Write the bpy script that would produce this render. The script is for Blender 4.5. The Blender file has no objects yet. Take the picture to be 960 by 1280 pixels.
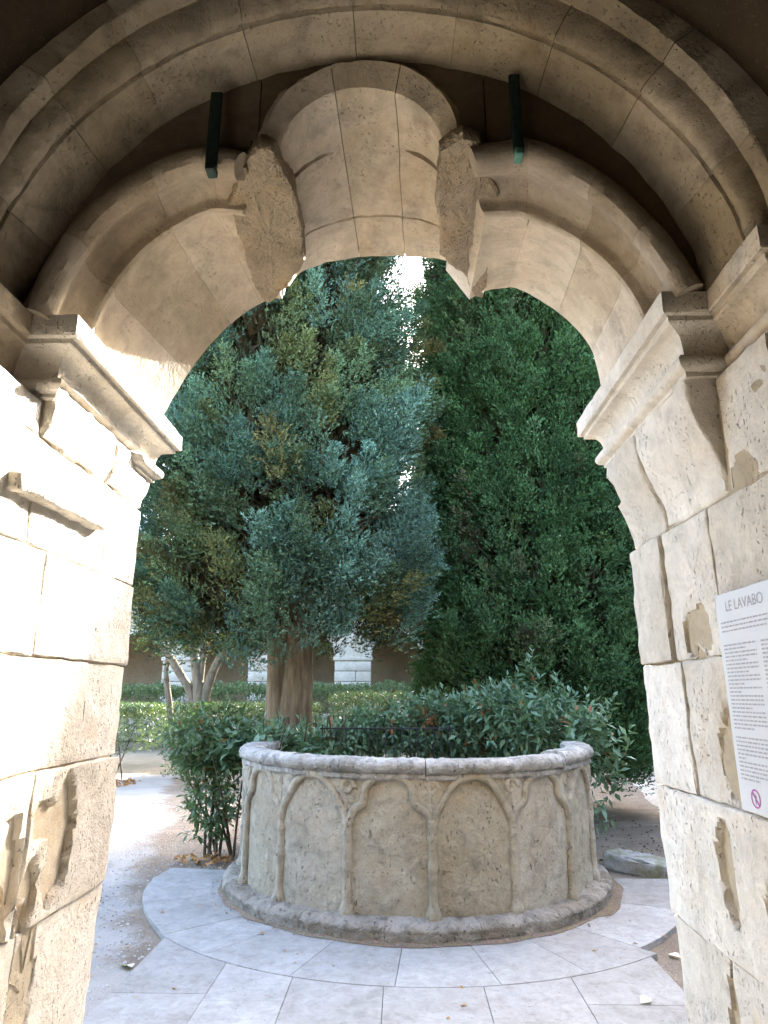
import bpy, math, random
import numpy as np
from mathutils import Vector, Matrix

# ------------------------------------------------------------------ camera, sky, sun, exposure
sc = bpy.context.scene
R = math.radians
EYE = 1.55
cam_d = bpy.data.cameras.new('camera'); cam = bpy.data.objects.new('camera', cam_d)
sc.collection.objects.link(cam)
cam.location = (0, 0, EYE)
cam.rotation_euler = (R(90 + 15.36), 0, R(1.464))
cam_d.sensor_fit = 'VERTICAL'; cam_d.sensor_height = 36.0; cam_d.lens = 36.0 * 830 / 1280
cam_d.clip_start = 0.02; cam_d.clip_end = 2000
sc.camera = cam

SUN = Vector((0.605, 1.0, 0.72)).normalized()          # direction towards the sun
el = math.asin(SUN.z); az = math.atan2(SUN.x, SUN.y)
w = bpy.data.worlds.new('World'); sc.world = w; w.use_nodes = True
nt = w.node_tree; nt.nodes.clear()
sky = nt.nodes.new('ShaderNodeTexSky'); sky.sky_type = 'NISHITA'; sky.sun_disc = False
sky.sun_elevation = el; sky.sun_rotation = az; sky.air_density = 0.9; sky.dust_density = 3.5; sky.ozone_density = 0.8
bg = nt.nodes.new('ShaderNodeBackground'); bg.inputs['Strength'].default_value = 0.12
out = nt.nodes.new('ShaderNodeOutputWorld')
nt.links.new(sky.outputs[0], bg.inputs[0]); nt.links.new(bg.outputs[0], out.inputs[0])
sun_d = bpy.data.lights.new('sun', 'SUN'); sun_d.energy = 2.8; sun_d.angle = R(0.53); sun_d.color = (1.0, 0.955, 0.88)
sun = bpy.data.objects.new('sun', sun_d); sc.collection.objects.link(sun)
sun.rotation_euler = (-SUN).to_track_quat('-Z', 'Y').to_euler(); sun.location = SUN * 40
sc.view_settings.view_transform = 'Standard'; sc.view_settings.look = 'None'
sc.view_settings.exposure = 4.4; sc.view_settings.gamma = 1.0; sc.view_settings.use_curve_mapping = False
sc.cycles.diffuse_bounces = 6; sc.cycles.max_bounces = 10; sc.cycles.transmission_bounces = 4
sc.cycles.sample_clamp_indirect = 6.0

rng = np.random.default_rng(7); random.seed(7)

# ------------------------------------------------------------------ numeric helpers
def _hash(i, j, k, seed):
    h = (i.astype(np.int64) * 374761393 + j.astype(np.int64) * 668265263 + k.astype(np.int64) * 2147483647 + seed * 144665) & 0xFFFFFFFF
    h = ((h ^ (h >> 13)) * 1274126177) & 0xFFFFFFFF
    h = ((h ^ (h >> 16)) * 2246822519) & 0xFFFFFFFF
    h = h ^ (h >> 15)
    return (h & 0xFFFFFF) / float(0xFFFFFF) * 2 - 1
def vnoise(p, scale, seed=0):
    q = np.asarray(p, float) * scale + 1000.0
    i = np.floor(q).astype(np.int64); f = q - i; f = f * f * (3 - 2 * f)
    r = 0
    for a in (0, 1):
        for b in (0, 1):
            for c in (0, 1):
                wgt = (f[:, 0] if a else 1 - f[:, 0]) * (f[:, 1] if b else 1 - f[:, 1]) * (f[:, 2] if c else 1 - f[:, 2])
                r = r + wgt * _hash(i[:, 0] + a, i[:, 1] + b, i[:, 2] + c, seed)
    return r
def fbm(p, scale, seed=0, octs=3):
    r = 0; a = 1.0
    for o in range(octs):
        r = r + a * vnoise(p, scale * 2 ** o, seed + o * 17); a *= 0.5
    return r / 1.6
def smooth01(x):
    x = np.clip(x, 0, 1); return x * x * (3 - 2 * x)
def vnormals(v, faces):
    n = np.zeros_like(v)
    q = [f for f in faces if len(f) == 4]; t = [f for f in faces if len(f) == 3]
    for arr in (q, t):
        if not arr: continue
        a = np.array(arr); k = a.shape[1]
        fn = np.cross(v[a[:, 2 % k]] - v[a[:, 0]], v[a[:, (3 if k == 4 else 2)]] - v[a[:, 1]]) if k == 4 else np.cross(v[a[:, 1]] - v[a[:, 0]], v[a[:, 2]] - v[a[:, 0]])
        for c in range(k): np.add.at(n, a[:, c], fn)
    l = np.linalg.norm(n, axis=1); l[l == 0] = 1
    return n / l[:, None]

# ------------------------------------------------------------------ object helpers
COL = sc.collection
def tag(o, label=None, cat=None, group=None, kind=None):
    if label: o['label'] = label
    if cat: o['category'] = cat
    if group: o['group'] = group
    if kind: o['kind'] = kind
    return o
def thing(name, label, cat, loc=(0, 0, 0), group=None):
    o = bpy.data.objects.new(name, None); COL.objects.link(o); o.location = loc
    o.empty_display_size = 0.1
    return tag(o, label, cat, group)
def link(name, me, parent=None):
    o = bpy.data.objects.new(name, me); COL.objects.link(o)
    if parent is not None:
        o.parent = parent
        pl = parent.location.copy()
        if parent.parent is not None: pl += parent.parent.location
        o.location = -pl            # mesh data are in world coordinates
    return o
def mesh_obj(name, v, f, mat, parent=None, smooth=True, sharp=40, stain=None, col=None):
    me = bpy.data.meshes.new(name); me.from_pydata([tuple(x) for x in np.asarray(v, float)], [], [tuple(int(i) for i in x) for x in f])
    me.materials.append(mat)
    if smooth:
        me.polygons.foreach_set('use_smooth', [True] * len(me.polygons))
        if sharp: me.set_sharp_from_angle(angle=R(sharp))
    if stain is not None:
        a = me.attributes.new('stain', 'FLOAT', 'POINT'); a.data.foreach_set('value', np.asarray(stain, np.float32))
    me.update()
    return link(name, me, parent)
def fast_mesh(name, v, quads, mat, parent=None, col=None, smooth=False):
    me = bpy.data.meshes.new(name); n = len(v); k = quads.shape[1]; m = len(quads)
    me.vertices.add(n); me.vertices.foreach_set('co', np.asarray(v, np.float32).ravel())
    me.loops.add(m * k); me.loops.foreach_set('vertex_index', quads.astype(np.int32).ravel())
    me.polygons.add(m); me.polygons.foreach_set('loop_start', np.arange(0, m * k, k, dtype=np.int32))
    me.polygons.foreach_set('use_smooth', np.full(m, smooth))
    me.update(calc_edges=True); me.materials.append(mat)
    if col is not None:
        a = me.attributes.new('tint', 'FLOAT_COLOR', 'POINT')
        a.data.foreach_set('color', np.c_[col, np.ones(len(col))].astype(np.float32).ravel())
    return link(name, me, parent)

def rbox(lo, hi, cell=0.04, r=0.012, amp=0.004, ns=9.0, seed=0, cav=(), chip=0.012, deform=None):
    """a worn, rounded box surface: returns vertices, faces, stain"""
    lo = np.array(lo, float); hi = np.array(hi, float); ax = []
    for d in range(3):
        L = hi[d] - lo[d]; rr = min(r, L * 0.3); n = max(1, int(round((L - 2 * rr) / cell)))
        g = np.concatenate([[0, rr * 0.4], np.linspace(rr, L - rr, n + 1), [L - rr * 0.4, L]]) + lo[d]
        ax.append(g)
    N = [len(a) for a in ax]; idx = {}; vs = []; fs = []
    def vid(i, j, k):
        key = (i, j, k)
        if key not in idx: idx[key] = len(vs); vs.append((ax[0][i], ax[1][j], ax[2][k]))
        return idx[key]
    for i in range(N[0] - 1):
        for j in range(N[1] - 1):
            fs.append((vid(i, j, 0), vid(i, j + 1, 0), vid(i + 1, j + 1, 0), vid(i + 1, j, 0)))
            k = N[2] - 1; fs.append((vid(i, j, k), vid(i + 1, j, k), vid(i + 1, j + 1, k), vid(i, j + 1, k)))
    for i in range(N[0] - 1):
        for j in range(N[2] - 1):
            fs.append((vid(i, 0, j), vid(i + 1, 0, j), vid(i + 1, 0, j + 1), vid(i, 0, j + 1)))
            k = N[1] - 1; fs.append((vid(i, k, j), vid(i, k, j + 1), vid(i + 1, k, j + 1), vid(i + 1, k, j)))
    for i in range(N[1] - 1):
        for j in range(N[2] - 1):
            fs.append((vid(0, i, j), vid(0, i, j + 1), vid(0, i + 1, j + 1), vid(0, i + 1, j)))
            k = N[0] - 1; fs.append((vid(k, i, j), vid(k, i + 1, j), vid(k, i + 1, j + 1), vid(k, i, j + 1)))
    p = np.array(vs); rr = np.minimum(r, (hi - lo) * 0.3)
    q = np.clip(p, lo + rr, hi - rr); d = p - q
    cnt = (np.abs(d) > 1e-9).sum(1)
    l = np.linalg.norm(d, axis=1); l[l == 0] = 1; n = d / l[:, None]
    p = q + n * rr
    disp = amp * fbm(p, ns, seed) + amp * 0.5 * vnoise(p, ns * 4.3, seed + 5)
    ch = np.clip(vnoise(p, 14, seed + 9) - 0.05, 0, 1) * chip * (cnt >= 2)
    p = p + n * (disp - ch)[:, None]
    st = np.zeros(len(p))
    for (c, rad, depth) in cav:
        u = (p - np.array(c)) / np.array(rad)
        dd = np.linalg.norm(u, axis=1) + 0.28 * fbm(p, 14, seed + 31) + 0.1 * vnoise(p, 45, seed + 3)
        wgt = smooth01((1.0 - dd) / 0.24)
        p = p - n * (wgt * 1.35 * depth * (1 + 0.45 * vnoise(p, 22, seed + 77)))[:, None]
        st = np.maximum(st, smooth01((1.15 - dd) / 0.5))
    if deform is not None: p = deform(p)
    return p, fs, st

class Curve:
    def __init__(s, pts):
        P = np.array(pts, float); P = np.vstack([2 * P[0] - P[1], P, 2 * P[-1] - P[-2]]); o = []
        for i in range(1, len(P) - 2):
            t = np.linspace(0, 1, 24, endpoint=False)[:, None]
            o.append(0.5 * ((2 * P[i]) + (-P[i - 1] + P[i + 1]) * t + (2 * P[i - 1] - 5 * P[i] + 4 * P[i + 1] - P[i + 2]) * t ** 2 + (-P[i - 1] + 3 * P[i] - 3 * P[i + 1] + P[i + 2]) * t ** 3))
        s.p = np.vstack(o + [P[-2][None]])
        sl = np.concatenate([[0], np.cumsum(np.linalg.norm(np.diff(s.p, axis=0), axis=1))]); s.L = sl[-1]; s.s = sl / sl[-1]
    def at(s, t):
        return np.c_[np.interp(t, s.s, s.p[:, 0]), np.interp(t, s.s, s.p[:, 1])]
    def nrm(s, t):
        e = 0.02; a = s.at(np.clip(t + e, 0, 1)) - s.at(np.clip(t - e, 0, 1)); a /= np.linalg.norm(a, axis=1)[:, None]
        return np.c_[-a[:, 1], a[:, 0]]
def arc_pts(cx, cz, r, a0, a1, n=24):
    return [(cx + r * math.cos(R(a)), cz + r * math.sin(R(a))) for a in np.linspace(a0, a1, n)]

def loft_solid(sections, amp=0.003, ns=12, seed=0, chip=0.0):
    """sections: S x T x 3 closed in S; returns solid with end caps"""
    G = np.array(sections); S, T, _ = G.shape
    v = G.reshape(-1, 3); f = []
    for s in range(S):
        s2 = (s + 1) % S
        for t in range(T - 1): f.append((s * T + t, s * T + t + 1, s2 * T + t + 1, s2 * T + t))
    n = vnormals(v, f)
    # orient outward
    c = v.mean(0)
    v2 = v + n * (amp * fbm(v, ns, seed) + amp * 0.5 * vnoise(v, ns * 4, seed + 3))[:, None]
    f.append(tuple(s * T for s in range(S))[::1]); f.append(tuple(s * T + T - 1 for s in range(S))[::-1])
    return v2, f

# ------------------------------------------------------------------ materials
def new_mat(name):
    m = bpy.data.materials.new(name); m.use_nodes = True; n = m.node_tree.nodes; n.clear()
    o = n.new('ShaderNodeOutputMaterial'); b = n.new('ShaderNodeBsdfPrincipled'); m.node_tree.links.new(b.outputs[0], o.inputs[0])
    return m, m.node_tree, b, o
def nd(t, kind, **kw):
    n = t.nodes.new(kind)
    for k, v in kw.items():
        if k in n.inputs: n.inputs[k].default_value = v
        else: setattr(n, k, v)
    return n
def mixc(t, fac, a, b, blend='MIX'):
    m = t.nodes.new('ShaderNodeMix'); m.data_type = 'RGBA'; m.blend_type = blend
    for s, val in ((0, fac), (6, a), (7, b)):
        if hasattr(val, 'is_linked'): t.links.new(val, m.inputs[s])
        else: m.inputs[s].default_value = val if s == 0 else (*val, 1)
    return m.outputs[2]
def ramp(t, src, lo, hi):
    m = t.nodes.new('ShaderNodeMapRange'); m.inputs[1].default_value = lo; m.inputs[2].default_value = hi
    t.links.new(src, m.inputs[0]); m.clamp = True; return m.outputs[0]
def noise(t, co, scale, detail=4, rough=0.6, dist=0):
    n = nd(t, 'ShaderNodeTexNoise', Scale=scale, Detail=detail, Roughness=rough, Distortion=dist); t.links.new(co, n.inputs['Vector']); return n.outputs['Fac']
def math_(t, op, a, b):
    m = t.nodes.new('ShaderNodeMath'); m.operation = op
    for i, v in enumerate((a, b)):
        if hasattr(v, 'is_linked'): t.links.new(v, m.inputs[i])
        else: m.inputs[i].default_value = v
    return m.outputs[0]

def stone_mat(name, base, light, ochre, grey, grey_amt=0.35, pit=0.6, bump=0.5, rough=0.9, fine=1.0, ochre_noise=(0.55, 0.8), pit_col=(0.16, 0.12, 0.08), bd=0.018, st_noise=True):
    m, t, b, o = new_mat(name)
    co = nd(t, 'ShaderNodeNewGeometry').outputs['Position']
    oi = nd(t, 'ShaderNodeObjectInfo').outputs['Random']
    n1 = noise(t, co, 2.2, 5, 0.6, 0.4); n2 = noise(t, co, 9.0, 6, 0.65, 0.3); n3 = noise(t, co, 60 * fine, 3, 0.7)
    c = mixc(t, ramp(t, n1, 0.35, 0.68), base, light)
    c = mixc(t, math_(t, 'MULTIPLY', ramp(t, n2, 0.5, 0.75), grey_amt), c, grey)
    n4 = noise(t, co, 3.7, 4, 0.7, 1.0)
    c = mixc(t, math_(t, 'MULTIPLY', ramp(t, n4, *ochre_noise), 0.55), c, ochre)
    st = nd(t, 'ShaderNodeAttribute', attribute_name='stain').outputs['Fac']
    c = mixc(t, math_(t, 'MULTIPLY', math_(t, 'MULTIPLY', st, 0.9), ramp(t, noise(t, co, 22, 4, 0.7), 0.3 if st_noise else -0.6, 0.6)), c, ochre)
    nb = noise(t, co, 13, 9, 0.72, 0.8)
    bl = nd(t, 'ShaderNodeHueSaturation'); t.links.new(c, bl.inputs['Color']); t.links.new(math_(t, 'ADD', math_(t, 'MULTIPLY', ramp(t, nb, 0.32, 0.68), 0.34), 0.82), bl.inputs['Value']); c = bl.outputs[0]
    # per stone shade
    hv = nd(t, 'ShaderNodeHueSaturation'); t.links.new(c, hv.inputs['Color'])
    t.links.new(math_(t, 'ADD', math_(t, 'MULTIPLY', oi, 0.22), 0.89), hv.inputs['Value'])
    t.links.new(math_(t, 'ADD', math_(t, 'MULTIPLY', oi, -0.25), 1.12), hv.inputs['Saturation']); c = hv.outputs[0]
    # pits: elongated holes of porous limestone
    mp = nd(t, 'ShaderNodeMapping'); mp.inputs['Scale'].default_value = (1, 1, 0.62); t.links.new(co, mp.inputs[0])
    n5 = noise(t, mp.outputs[0], 105 * fine, 2, 0.55); pm = ramp(t, n5, 0.63, 0.70)
    gate = ramp(t, noise(t, co, 7.0, 3, 0.6), 0.42, 0.62)
    pm = math_(t, 'MULTIPLY', pm, gate)
    c = mixc(t, math_(t, 'MULTIPLY', pm, pit), c, pit_col)
    t.links.new(c, b.inputs['Base Color']); b.inputs['Roughness'].default_value = rough
    b.inputs['Specular IOR Level'].default_value = 0.2
    h = math_(t, 'ADD', math_(t, 'MULTIPLY', n2, 0.6), math_(t, 'MULTIPLY', n3, 0.28))
    h = math_(t, 'SUBTRACT', h, math_(t, 'MULTIPLY', pm, 0.5))
    bp = nd(t, 'ShaderNodeBump', Strength=bump, Distance=bd); t.links.new(h, bp.inputs['Height']); t.links.new(bp.outputs[0], b.inputs['Normal'])
    return m
OCH = (0.40, 0.27, 0.13)
M_jamb = stone_mat('limestone_ashlar', (0.51, 0.46, 0.385), (0.59, 0.545, 0.47), OCH, (0.41, 0.385, 0.345), 0.4, 0.6, 1.0)
M_arch = stone_mat('limestone_arch', (0.43, 0.355, 0.26), (0.53, 0.455, 0.35), (0.36, 0.25, 0.13), (0.20, 0.175, 0.14), 0.75, 0.5, 0.7)
M_archo = stone_mat('limestone_arch_grimy', (0.32, 0.26, 0.18), (0.43, 0.36, 0.265), (0.25, 0.17, 0.08), (0.11, 0.09, 0.065), 0.75, 0.5, 0.7)
M_arch_s = stone_mat('limestone_arch_soot_shade', (0.40, 0.325, 0.235), (0.50, 0.425, 0.325), (0.13, 0.098, 0.064), (0.22, 0.19, 0.15), 0.6, 0.5, 0.6, ochre_noise=(0.9, 0.99), st_noise=False)  # dark tint stands for soot and for painted shade in the mouldings
M_rough = stone_mat('limestone_broken', (0.25, 0.20, 0.135), (0.34, 0.275, 0.195), OCH, (0.19, 0.155, 0.11), 0.6, 0.8, 1.0, bd=0.05)
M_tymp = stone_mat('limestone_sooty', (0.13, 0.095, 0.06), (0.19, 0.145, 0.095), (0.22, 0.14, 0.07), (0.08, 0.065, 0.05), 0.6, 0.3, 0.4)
M_mortar = stone_mat('lime_mortar', (0.36, 0.30, 0.21), (0.42, 0.35, 0.25), OCH, (0.25, 0.22, 0.17), 0.3, 0.3, 0.6)
M_drum = stone_mat('basin_limestone', (0.285, 0.246, 0.178), (0.385, 0.348, 0.27), (0.30, 0.22, 0.13), (0.16, 0.145, 0.115), 0.85, 0.9, 1.0, fine=0.5, ochre_noise=(0.55, 0.78), bd=0.03)
M_rim = stone_mat('basin_lichen_stone', (0.24, 0.225, 0.195), (0.42, 0.405, 0.37), (0.25, 0.21, 0.15), (0.07, 0.066, 0.06), 1.0, 0.9, 1.0, fine=0.5, bd=0.05)
M_foot = stone_mat('basin_foot_stone', (0.22, 0.19, 0.15), (0.34, 0.31, 0.265), (0.22, 0.165, 0.10), (0.09, 0.08, 0.065), 1.0, 0.9, 1.0, fine=0.5, bd=0.06)
M_slab = stone_mat('paving_limestone', (0.265, 0.253, 0.232), (0.325, 0.314, 0.295), (0.245, 0.218, 0.178), (0.175, 0.162, 0.142), 0.6, 0.8, 0.6, fine=0.55, ochre_noise=(0.6, 0.85))
M_far = stone_mat('far_limestone', (0.33, 0.295, 0.235), (0.41, 0.37, 0.305), OCH, (0.32, 0.29, 0.25), 0.4, 0.3, 0.4)
M_plaster = stone_mat('gallery_plaster', (0.26, 0.19, 0.115), (0.31, 0.235, 0.15), (0.22, 0.14, 0.08), (0.17, 0.13, 0.09), 0.3, 0.2, 0.3)
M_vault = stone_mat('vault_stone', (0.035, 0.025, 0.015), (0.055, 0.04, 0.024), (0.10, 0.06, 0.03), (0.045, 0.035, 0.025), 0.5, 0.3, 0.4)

def earth_mat(name, a, b_, c_, pebble=True, sc_=1.0):
    m, t, b, o = new_mat(name)
    co = nd(t, 'ShaderNodeNewGeometry').outputs['Position']
    n1 = noise(t, co, 1.1 * sc_, 6, 0.65, 0.6); n2 = noise(t, co, 34, 4, 0.7)
    c = mixc(t, ramp(t, n1, 0.4, 0.62), a, b_)
    c = mixc(t, math_(t, 'MULTIPLY', ramp(t, n2, 0.56, 0.66), 0.6), c, c_)
    vo = nd(t, 'ShaderNodeTexVoronoi', Scale=95.0); t.links.new(co, vo.inputs['Vector'])
    c = mixc(t, 0.3, c, vo.outputs['Color'], 'SOFT_LIGHT')
    t.links.new(c, b.inputs['Base Color']); b.inputs['Roughness'].default_value = 0.95; b.inputs['Specular IOR Level'].default_value = 0.15
    h = math_(t, 'ADD', math_(t, 'MULTIPLY', vo.outputs['Distance'], -0.8), n2)
    bp = nd(t, 'ShaderNodeBump', Strength=0.7, Distance=0.012); t.links.new(h, bp.inputs['Height']); t.links.new(bp.outputs[0], b.inputs['Normal'])
    return m
M_earth = earth_mat('bare_earth', (0.17, 0.125, 0.085), (0.22, 0.17, 0.12), (0.33, 0.29, 0.24))
M_gravel = earth_mat('pale_gravel', (0.36, 0.335, 0.30), (0.42, 0.40, 0.37), (0.28, 0.25, 0.21))
def mixg_mat():
    m, t, b, o = new_mat('earth_and_gravel'); co = nd(t, 'ShaderNodeNewGeometry').outputs['Position']
    g = nd(t, 'ShaderNodeAttribute', attribute_name='tint').outputs['Fac']
    n2 = noise(t, co, 36, 4, 0.75); n1 = noise(t, co, 2.0, 5, 0.65, 0.5); n3 = noise(t, co, 110, 3, 0.7)
    ea = mixc(t, ramp(t, n1, 0.35, 0.65), (0.16, 0.12, 0.085), (0.24, 0.195, 0.145))
    gr = mixc(t, ramp(t, n1, 0.35, 0.65), (0.28, 0.26, 0.23), (0.36, 0.335, 0.30))
    gr = mixc(t, math_(t, 'MULTIPLY', ramp(t, n3, 0.56, 0.64), 0.6), gr, (0.20, 0.175, 0.15))
    ea = mixc(t, math_(t, 'MULTIPLY', ramp(t, n3, 0.55, 0.64), 0.75), ea, (0.40, 0.36, 0.31))
    n4 = noise(t, co, 9, 8, 0.75, 0.6); f_ = ramp(t, math_(t, 'ADD', math_(t, 'MULTIPLY', g, 0.55), math_(t, 'ADD', math_(t, 'MULTIPLY', n2, 0.5), math_(t, 'MULTIPLY', n4, 0.7))), 0.72, 0.98)
    t.links.new(mixc(t, f_, ea, gr), b.inputs['Base Color']); b.inputs['Roughness'].default_value = 0.95; b.inputs['Specular IOR Level'].default_value = 0.15
    bp = nd(t, 'ShaderNodeBump', Strength=0.8, Distance=0.012); t.links.new(math_(t, 'ADD', n2, n3), bp.inputs['Height']); t.links.new(bp.outputs[0], b.inputs['Normal'])
    return m
M_mixg = mixg_mat()
M_flagsoil = earth_mat('court_ground', (0.19, 0.16, 0.11), (0.25, 0.21, 0.15), (0.15, 0.16, 0.08), sc_=0.4)

def leaf_mat(name, gloss=0.45, trans=0.3, attr=True, base=(0.06, 0.10, 0.05), jitter=None, spec=0.4):
    m, t, b, o = new_mat(name)
    if attr: c = nd(t, 'ShaderNodeAttribute', attribute_name='tint').outputs['Color']
    else:
        oi = nd(t, 'ShaderNodeObjectInfo').outputs['Random']; c = mixc(t, oi, base, jitter or base)
    t.links.new(c, b.inputs['Base Color']); b.inputs['Roughness'].default_value = gloss; b.inputs['Specular IOR Level'].default_value = spec
    tr = nd(t, 'ShaderNodeBsdfTranslucent')
    c2 = mixc(t, 1.0, c, (1.0, 1.15, 0.55), 'MULTIPLY'); t.links.new(c2, tr.inputs['Color'])
    mx = nd(t, 'ShaderNodeMixShader'); mx.inputs[0].default_value = trans
    t.links.new(b.outputs[0], mx.inputs[1]); t.links.new(tr.outputs[0], mx.inputs[2]); t.links.new(mx.outputs[0], o.inputs[0])
    return m
M_needle = leaf_mat('cypress_foliage', 0.8, 0.08, spec=0.06)
M_leaf = leaf_mat('laurel_foliage', 0.33, 0.25)
M_leaf_one = leaf_mat('laurel_leaf', 0.36, 0.25, False, (0.115, 0.195, 0.12), (0.17, 0.27, 0.17))
M_dry = leaf_mat('dry_leaf', 0.8, 0.2, False, (0.34, 0.16, 0.06), (0.42, 0.27, 0.13))
M_pale = leaf_mat('bleached_leaf', 0.8, 0.2, False, (0.5, 0.46, 0.38), (0.6, 0.57, 0.5))
def bark_mat(name, a, b_, sx=28, sz=2.0):
    m, t, b, o = new_mat(name)
    co = nd(t, 'ShaderNodeNewGeometry').outputs['Position']
    mp = nd(t, 'ShaderNodeMapping'); mp.inputs['Scale'].default_value = (sx, sx, sz); t.links.new(co, mp.inputs[0])
    n1 = noise(t, mp.outputs[0], 1.0, 5, 0.65, 0.5); n2 = noise(t, co, 5, 3, 0.6)
    c = mixc(t, ramp(t, n1, 0.35, 0.65), a, b_); c = mixc(t, math_(t, 'MULTIPLY', ramp(t, n2, 0.5, 0.7), 0.4), c, tuple(x * 0.6 for x in a))
    t.links.new(c, b.inputs['Base Color']); b.inputs['Roughness'].default_value = 0.9; b.inputs['Specular IOR Level'].default_value = 0.15
    bp = nd(t, 'ShaderNodeBump', Strength=0.9, Distance=0.03); t.links.new(n1, bp.inputs['Height']); t.links.new(bp.outputs[0], b.inputs['Normal'])
    return m
M_bark = bark_mat('cypress_bark', (0.12, 0.085, 0.052), (0.25, 0.19, 0.12))
M_bark2 = bark_mat('smooth_bark', (0.13, 0.10, 0.07), (0.22, 0.175, 0.125), 14, 5)
M_stem = bark_mat('shrub_stem', (0.07, 0.05, 0.035), (0.12, 0.09, 0.06), 30, 8)
def plain(name, c, rough=0.5, metal=0.0, nscale=40, var=0.25):
    m, t, b, o = new_mat(name); co = nd(t, 'ShaderNodeNewGeometry').outputs['Position']
    n1 = noise(t, co, nscale, 4, 0.65); cc = mixc(t, ramp(t, n1, 0.3, 0.7), tuple(x * (1 - var) for x in c), c)
    t.links.new(cc, b.inputs['Base Color']); b.inputs['Roughness'].default_value = rough; b.inputs['Metallic'].default_value = metal
    return m
M_bronze = plain('verdigris_bronze', (0.02, 0.045, 0.036), 0.7, 0.3, 60, 0.6)
M_verd = plain('verdigris_patch', (0.10, 0.26, 0.20), 0.8, 0.0, 60, 0.4)
M_sign = plain('panel_white', (0.55, 0.56, 0.57), 0.4, 0, 8, 0.03)
M_ink = plain('panel_ink', (0.20, 0.20, 0.21), 0.6, 0, 20, 0.1)
M_ink2 = plain('panel_text_grey', (0.33, 0.33, 0.34), 0.6, 0, 20, 0.1)
M_mag = plain('pictogram_magenta', (0.42, 0.07, 0.32), 0.5, 0, 20, 0.1)
M_iron = plain('iron_bars', (0.03, 0.03, 0.032), 0.6, 0.5, 60, 0.4)
M_tile = bark_mat('roof_tiles', (0.33, 0.19, 0.11), (0.45, 0.30, 0.2), 6, 6)

# ------------------------------------------------------------------ ground
def sheet(name, pts, z, mat, kind='structure'):
    v = [(x, y, z) for x, y in pts]
    o = mesh_obj(name, v, [tuple(range(len(v)))], mat, smooth=False); o['kind'] = kind; return o
sheet('ground', [(-300, -300), (300, -300), (300, 300), (-300, 300)], -0.046, M_flagsoil)
def wob(pts, n=10, a=0.05, seed=1):
    o = []
    for i in range(len(pts)):
        p, q = np.array(pts[i], float), np.array(pts[(i + 1) % len(pts)], float)
        for k in range(n):
            x = p + (q - p) * k / n; nn = np.array([q[1] - p[1], p[0] - q[0]]); nn /= np.linalg.norm(nn)
            o.append(x + nn * a * float(vnoise(np.array([[x[0], x[1], seed]]), 3.0, seed)[0]))
    return o
def mix_ground():
    xs = np.arange(-6.4, 4.4, 0.07); ys = np.arange(2.46, 14.5, 0.07); X, Y = np.meshgrid(xs, ys); p = np.c_[X.ravel(), Y.ravel(), 0 * X.ravel()]
    c = np.interp(p[:, 1], [2.4, 4.0, 5.5, 7.0, 9.0, 12.0, 15], [-2.4, -2.5, -2.9, -3.1, -3.6, -4.7, -5.3]); hw = np.interp(p[:, 1], [2.4, 4, 5.5, 7, 9, 12, 15], [1.0, 1.0, 0.75, 0.55, 0.6, 0.6, 0.6])
    g = smooth01((hw - np.abs(p[:, 0] - c)) / 0.5 + 0.5 + 0.35 * fbm(p, 1.3, 5) + 0.2 * vnoise(p, 7, 6))
    g = np.where(p[:, 0] < c - 0.2, np.maximum(g, 0.55), g)
    z = -0.038 + 0.006 * fbm(p, 2.2, 3) + 0.003 * vnoise(p, 11, 4)
    n, m = X.shape; k = np.arange(n * m).reshape(n, m); q = np.stack([k[:-1, :-1], k[:-1, 1:], k[1:, 1:], k[1:, :-1]], -1).reshape(-1, 4)
    o = fast_mesh('garden_ground', np.c_[p[:, :2], z], q, M_mixg, None, np.c_[g, g, g], True); o['kind'] = 'structure'
mix_ground()
def rock_ground():
    xs = np.arange(2.3, 7.5, 0.07); ys = np.arange(7.3, 20, 0.09); X, Y = np.meshgrid(xs, ys); p = np.c_[X.ravel(), Y.ravel(), 0 * X.ravel()]
    c = np.interp(p[:, 1], [7, 9, 14, 20], [3.2, 3.9, 5.0, 6.6]); k = smooth01((0.9 - np.abs(p[:, 0] - c)) / 0.6)
    z = -0.13 + k * 0.13 + k * (0.075 * fbm(p, 1.6, 41, 5) + 0.035 * np.abs(vnoise(p, 5, 42)))
    n, m = X.shape; q = np.arange(n * m).reshape(n, m); q = np.stack([q[:-1, :-1], q[:-1, 1:], q[1:, 1:], q[1:, :-1]], -1).reshape(-1, 4)
    fast_mesh('rocky_ground', np.c_[p[:, :2], z], q, M_far, None, None, False)['kind'] = 'structure'
rock_ground()
sheet('gallery_floor', [(-5, -3.2), (5, -3.2), (5, 2.45), (-5, 2.45)], 0.012, M_slab)

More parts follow.
